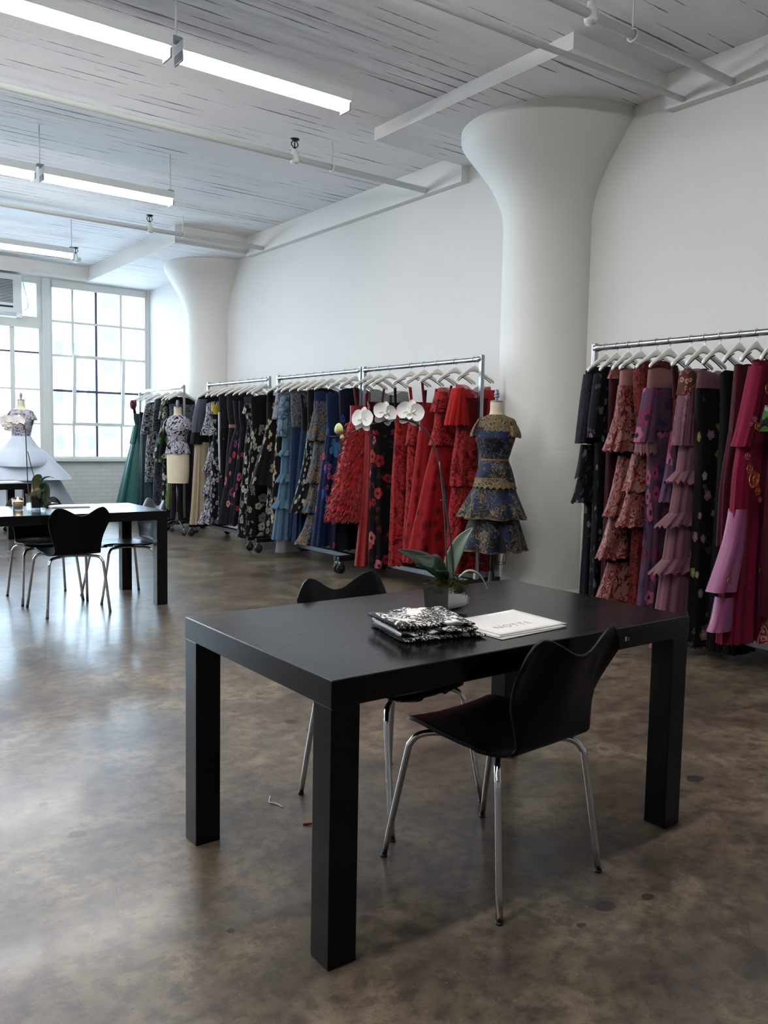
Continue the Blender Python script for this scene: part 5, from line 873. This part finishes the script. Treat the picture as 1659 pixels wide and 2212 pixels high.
FX, FY, FR = 4.78, 4.95, math.radians(-58)
dress_form('cream dress form wearing the blue and gold lace dress by the near column', (FX, FY, 0), FR, 0.0, .60, True)
dr = thing('lace_dress', 'knee-length blue and gold lace dress with two flounces, worn by the near dress form', 'dress', (FX, FY, 0), FR)
body('bodice', 'blue_gold_lace', [(1.556, .064, .064, .004), (1.543, .09, .078, .005), (1.522, .142, .088, .005), (1.485, .163, .101, .003), (1.40, .164, .126, -.01), (1.36, .160, .130, -.015), (1.28, .134, .110, -.005), (1.197, .110, .093, 0)], dr)
body('shoulder_lace', 'gold_lace', [(1.559, .066, .066, .004), (1.546, .092, .08, .005), (1.525, .146, .091, .005), (1.487, .166, .104, .003), (1.43, .1665, .12, -.006)], dr, jag=-.02, NR=14)
body('waistband', 'gold_trim', [(1.205, .112, .095, 0), (1.20, .1145, .0975, 0), (1.192, .1145, .0975, 0), (1.187, .112, .095, 0)], dr, NR=6)
body('hip_panel', 'blue_gold_lace', [(1.192, .111, .094, 0), (1.12, .14, .114, .006), (1.04, .160, .133, .01), (.975, .166, .14, .01)], dr, NR=16)
body('lace_band', 'gold_lace', [(1.055, .160, .133, .01), (1.01, .168, .141, .01), (.958, .182, .155, .01)], dr, jag=.03, NR=8)
body('flounce', 'blue_gold_lace', [(.985, .168, .142, .01), (.92, .192, .166, .01), (.83, .232, .205, .01), (.732, .272, .248, .01)], dr, 7, .028, 2, .006)
body('flounce', 'blue_gold_lace', [(.80, .185, .16, .01), (.70, .205, .182, .01), (.58, .236, .215, .01), (.468, .264, .244, .01)], dr, 7, .026, 4, .006)
for z, a, b, s in ((.735, .274, .250, 2), (.471, .266, .246, 4)): body('hem_trim', 'gold_trim', [(z+.006, a-.002, b-.002, .01), (z, a+.002, b+.002, .01), (z-.006, a+.002, b+.002, .01)], dr, 7, .028 if s == 2 else .026, s, NR=4)
for s in (-1, 1): cap_sleeve(dr, 'gold_lace', s, 1.515, .128, .078, .13)
# second form: black and white peplum top over its bare linen body
GX, GY, GR = 4.61, 10.95, math.radians(-50)
dress_form('cream dress form wearing a black and white top before the far column', (GX, GY, 0), GR, .065, .70)
tp2 = thing('peplum_top', 'short-sleeved black and white lace peplum top on the form by the far column', 'top', (GX, GY, 0), GR); D = .065
body('bodice', 'bw_peplum', [(1.556+D, .068, .066, .004), (1.543+D, .092, .08, .005), (1.522+D, .145, .09, .005), (1.485+D, .165, .103, .003), (1.40+D, .166, .128, -.01), (1.36+D, .162, .132, -.015), (1.28+D, .138, .114, -.005), (1.20+D, .116, .098, 0)], tp2)
body('peplum', 'bw_peplum', [(1.21+D, .116, .098, 0), (1.15+D, .148, .124, .006), (1.03+D, .178, .15, .01)], tp2, 6, .014, 1, .012, 14)
for s in (-1, 1): cap_sleeve(tp2, 'bw_peplum', s, 1.515+D, .128, .078, .14)
# third form: ice-blue tulle gown in front of the windows
TX, TY, TR = 2.93, 12.33, math.radians(-25)
dress_form('cream dress form with dark finial, wearing the ice blue tulle gown before the windows', (TX, TY, 0), TR, .13, .85)
tg = thing('tulle_gown', 'ice blue tulle ball gown with a silver beaded bodice, before the windows', 'gown', (TX, TY, 0), TR); D = .13
body('bodice', 'silver_lace', [(1.53+D, .10, .082, .005), (1.515+D, .146, .09, .005), (1.485+D, .165, .103, .003), (1.40+D, .166, .128, -.01), (1.36+D, .162, .132, -.015), (1.28+D, .138, .114, -.005), (1.15+D, .118, .1, 0), (1.09+D, .13, .11, 0)], tg)
for s in (-1, 1): cap_sleeve(tg, 'silver_lace', s, 1.505+D, .128, .08, .11)
body('underskirt', 'ice_tulle', [(1.16+D, .118, .1, 0), (1.0, .28, .26, 0), (.7, .46, .44, 0), (.36, .64, .61, 0), (.20, .70, .67, 0)], tg, 7, .04, 5, .0, 40, 180)
body('overskirt', 'ice_tulle', [(1.17+D, .120, .102, 0), (1.15, .22, .20, 0), (1.02, .38, .35, 0), (.86, .54, .51, 0), (.72, .67, .64, 0)], tg, 5, .035, 2, .0, 40, 180)
body('draped_layer', 'ice_tulle', [(1.165+D, .122, .104, 0), (1.16, .22, .20, -.02), (1.08, .32, .32, -.05), (.97, .42, .43, -.08), (.90, .44, .46, -.09)], tg, 3, .05, 4.2, .0, 40, 180)
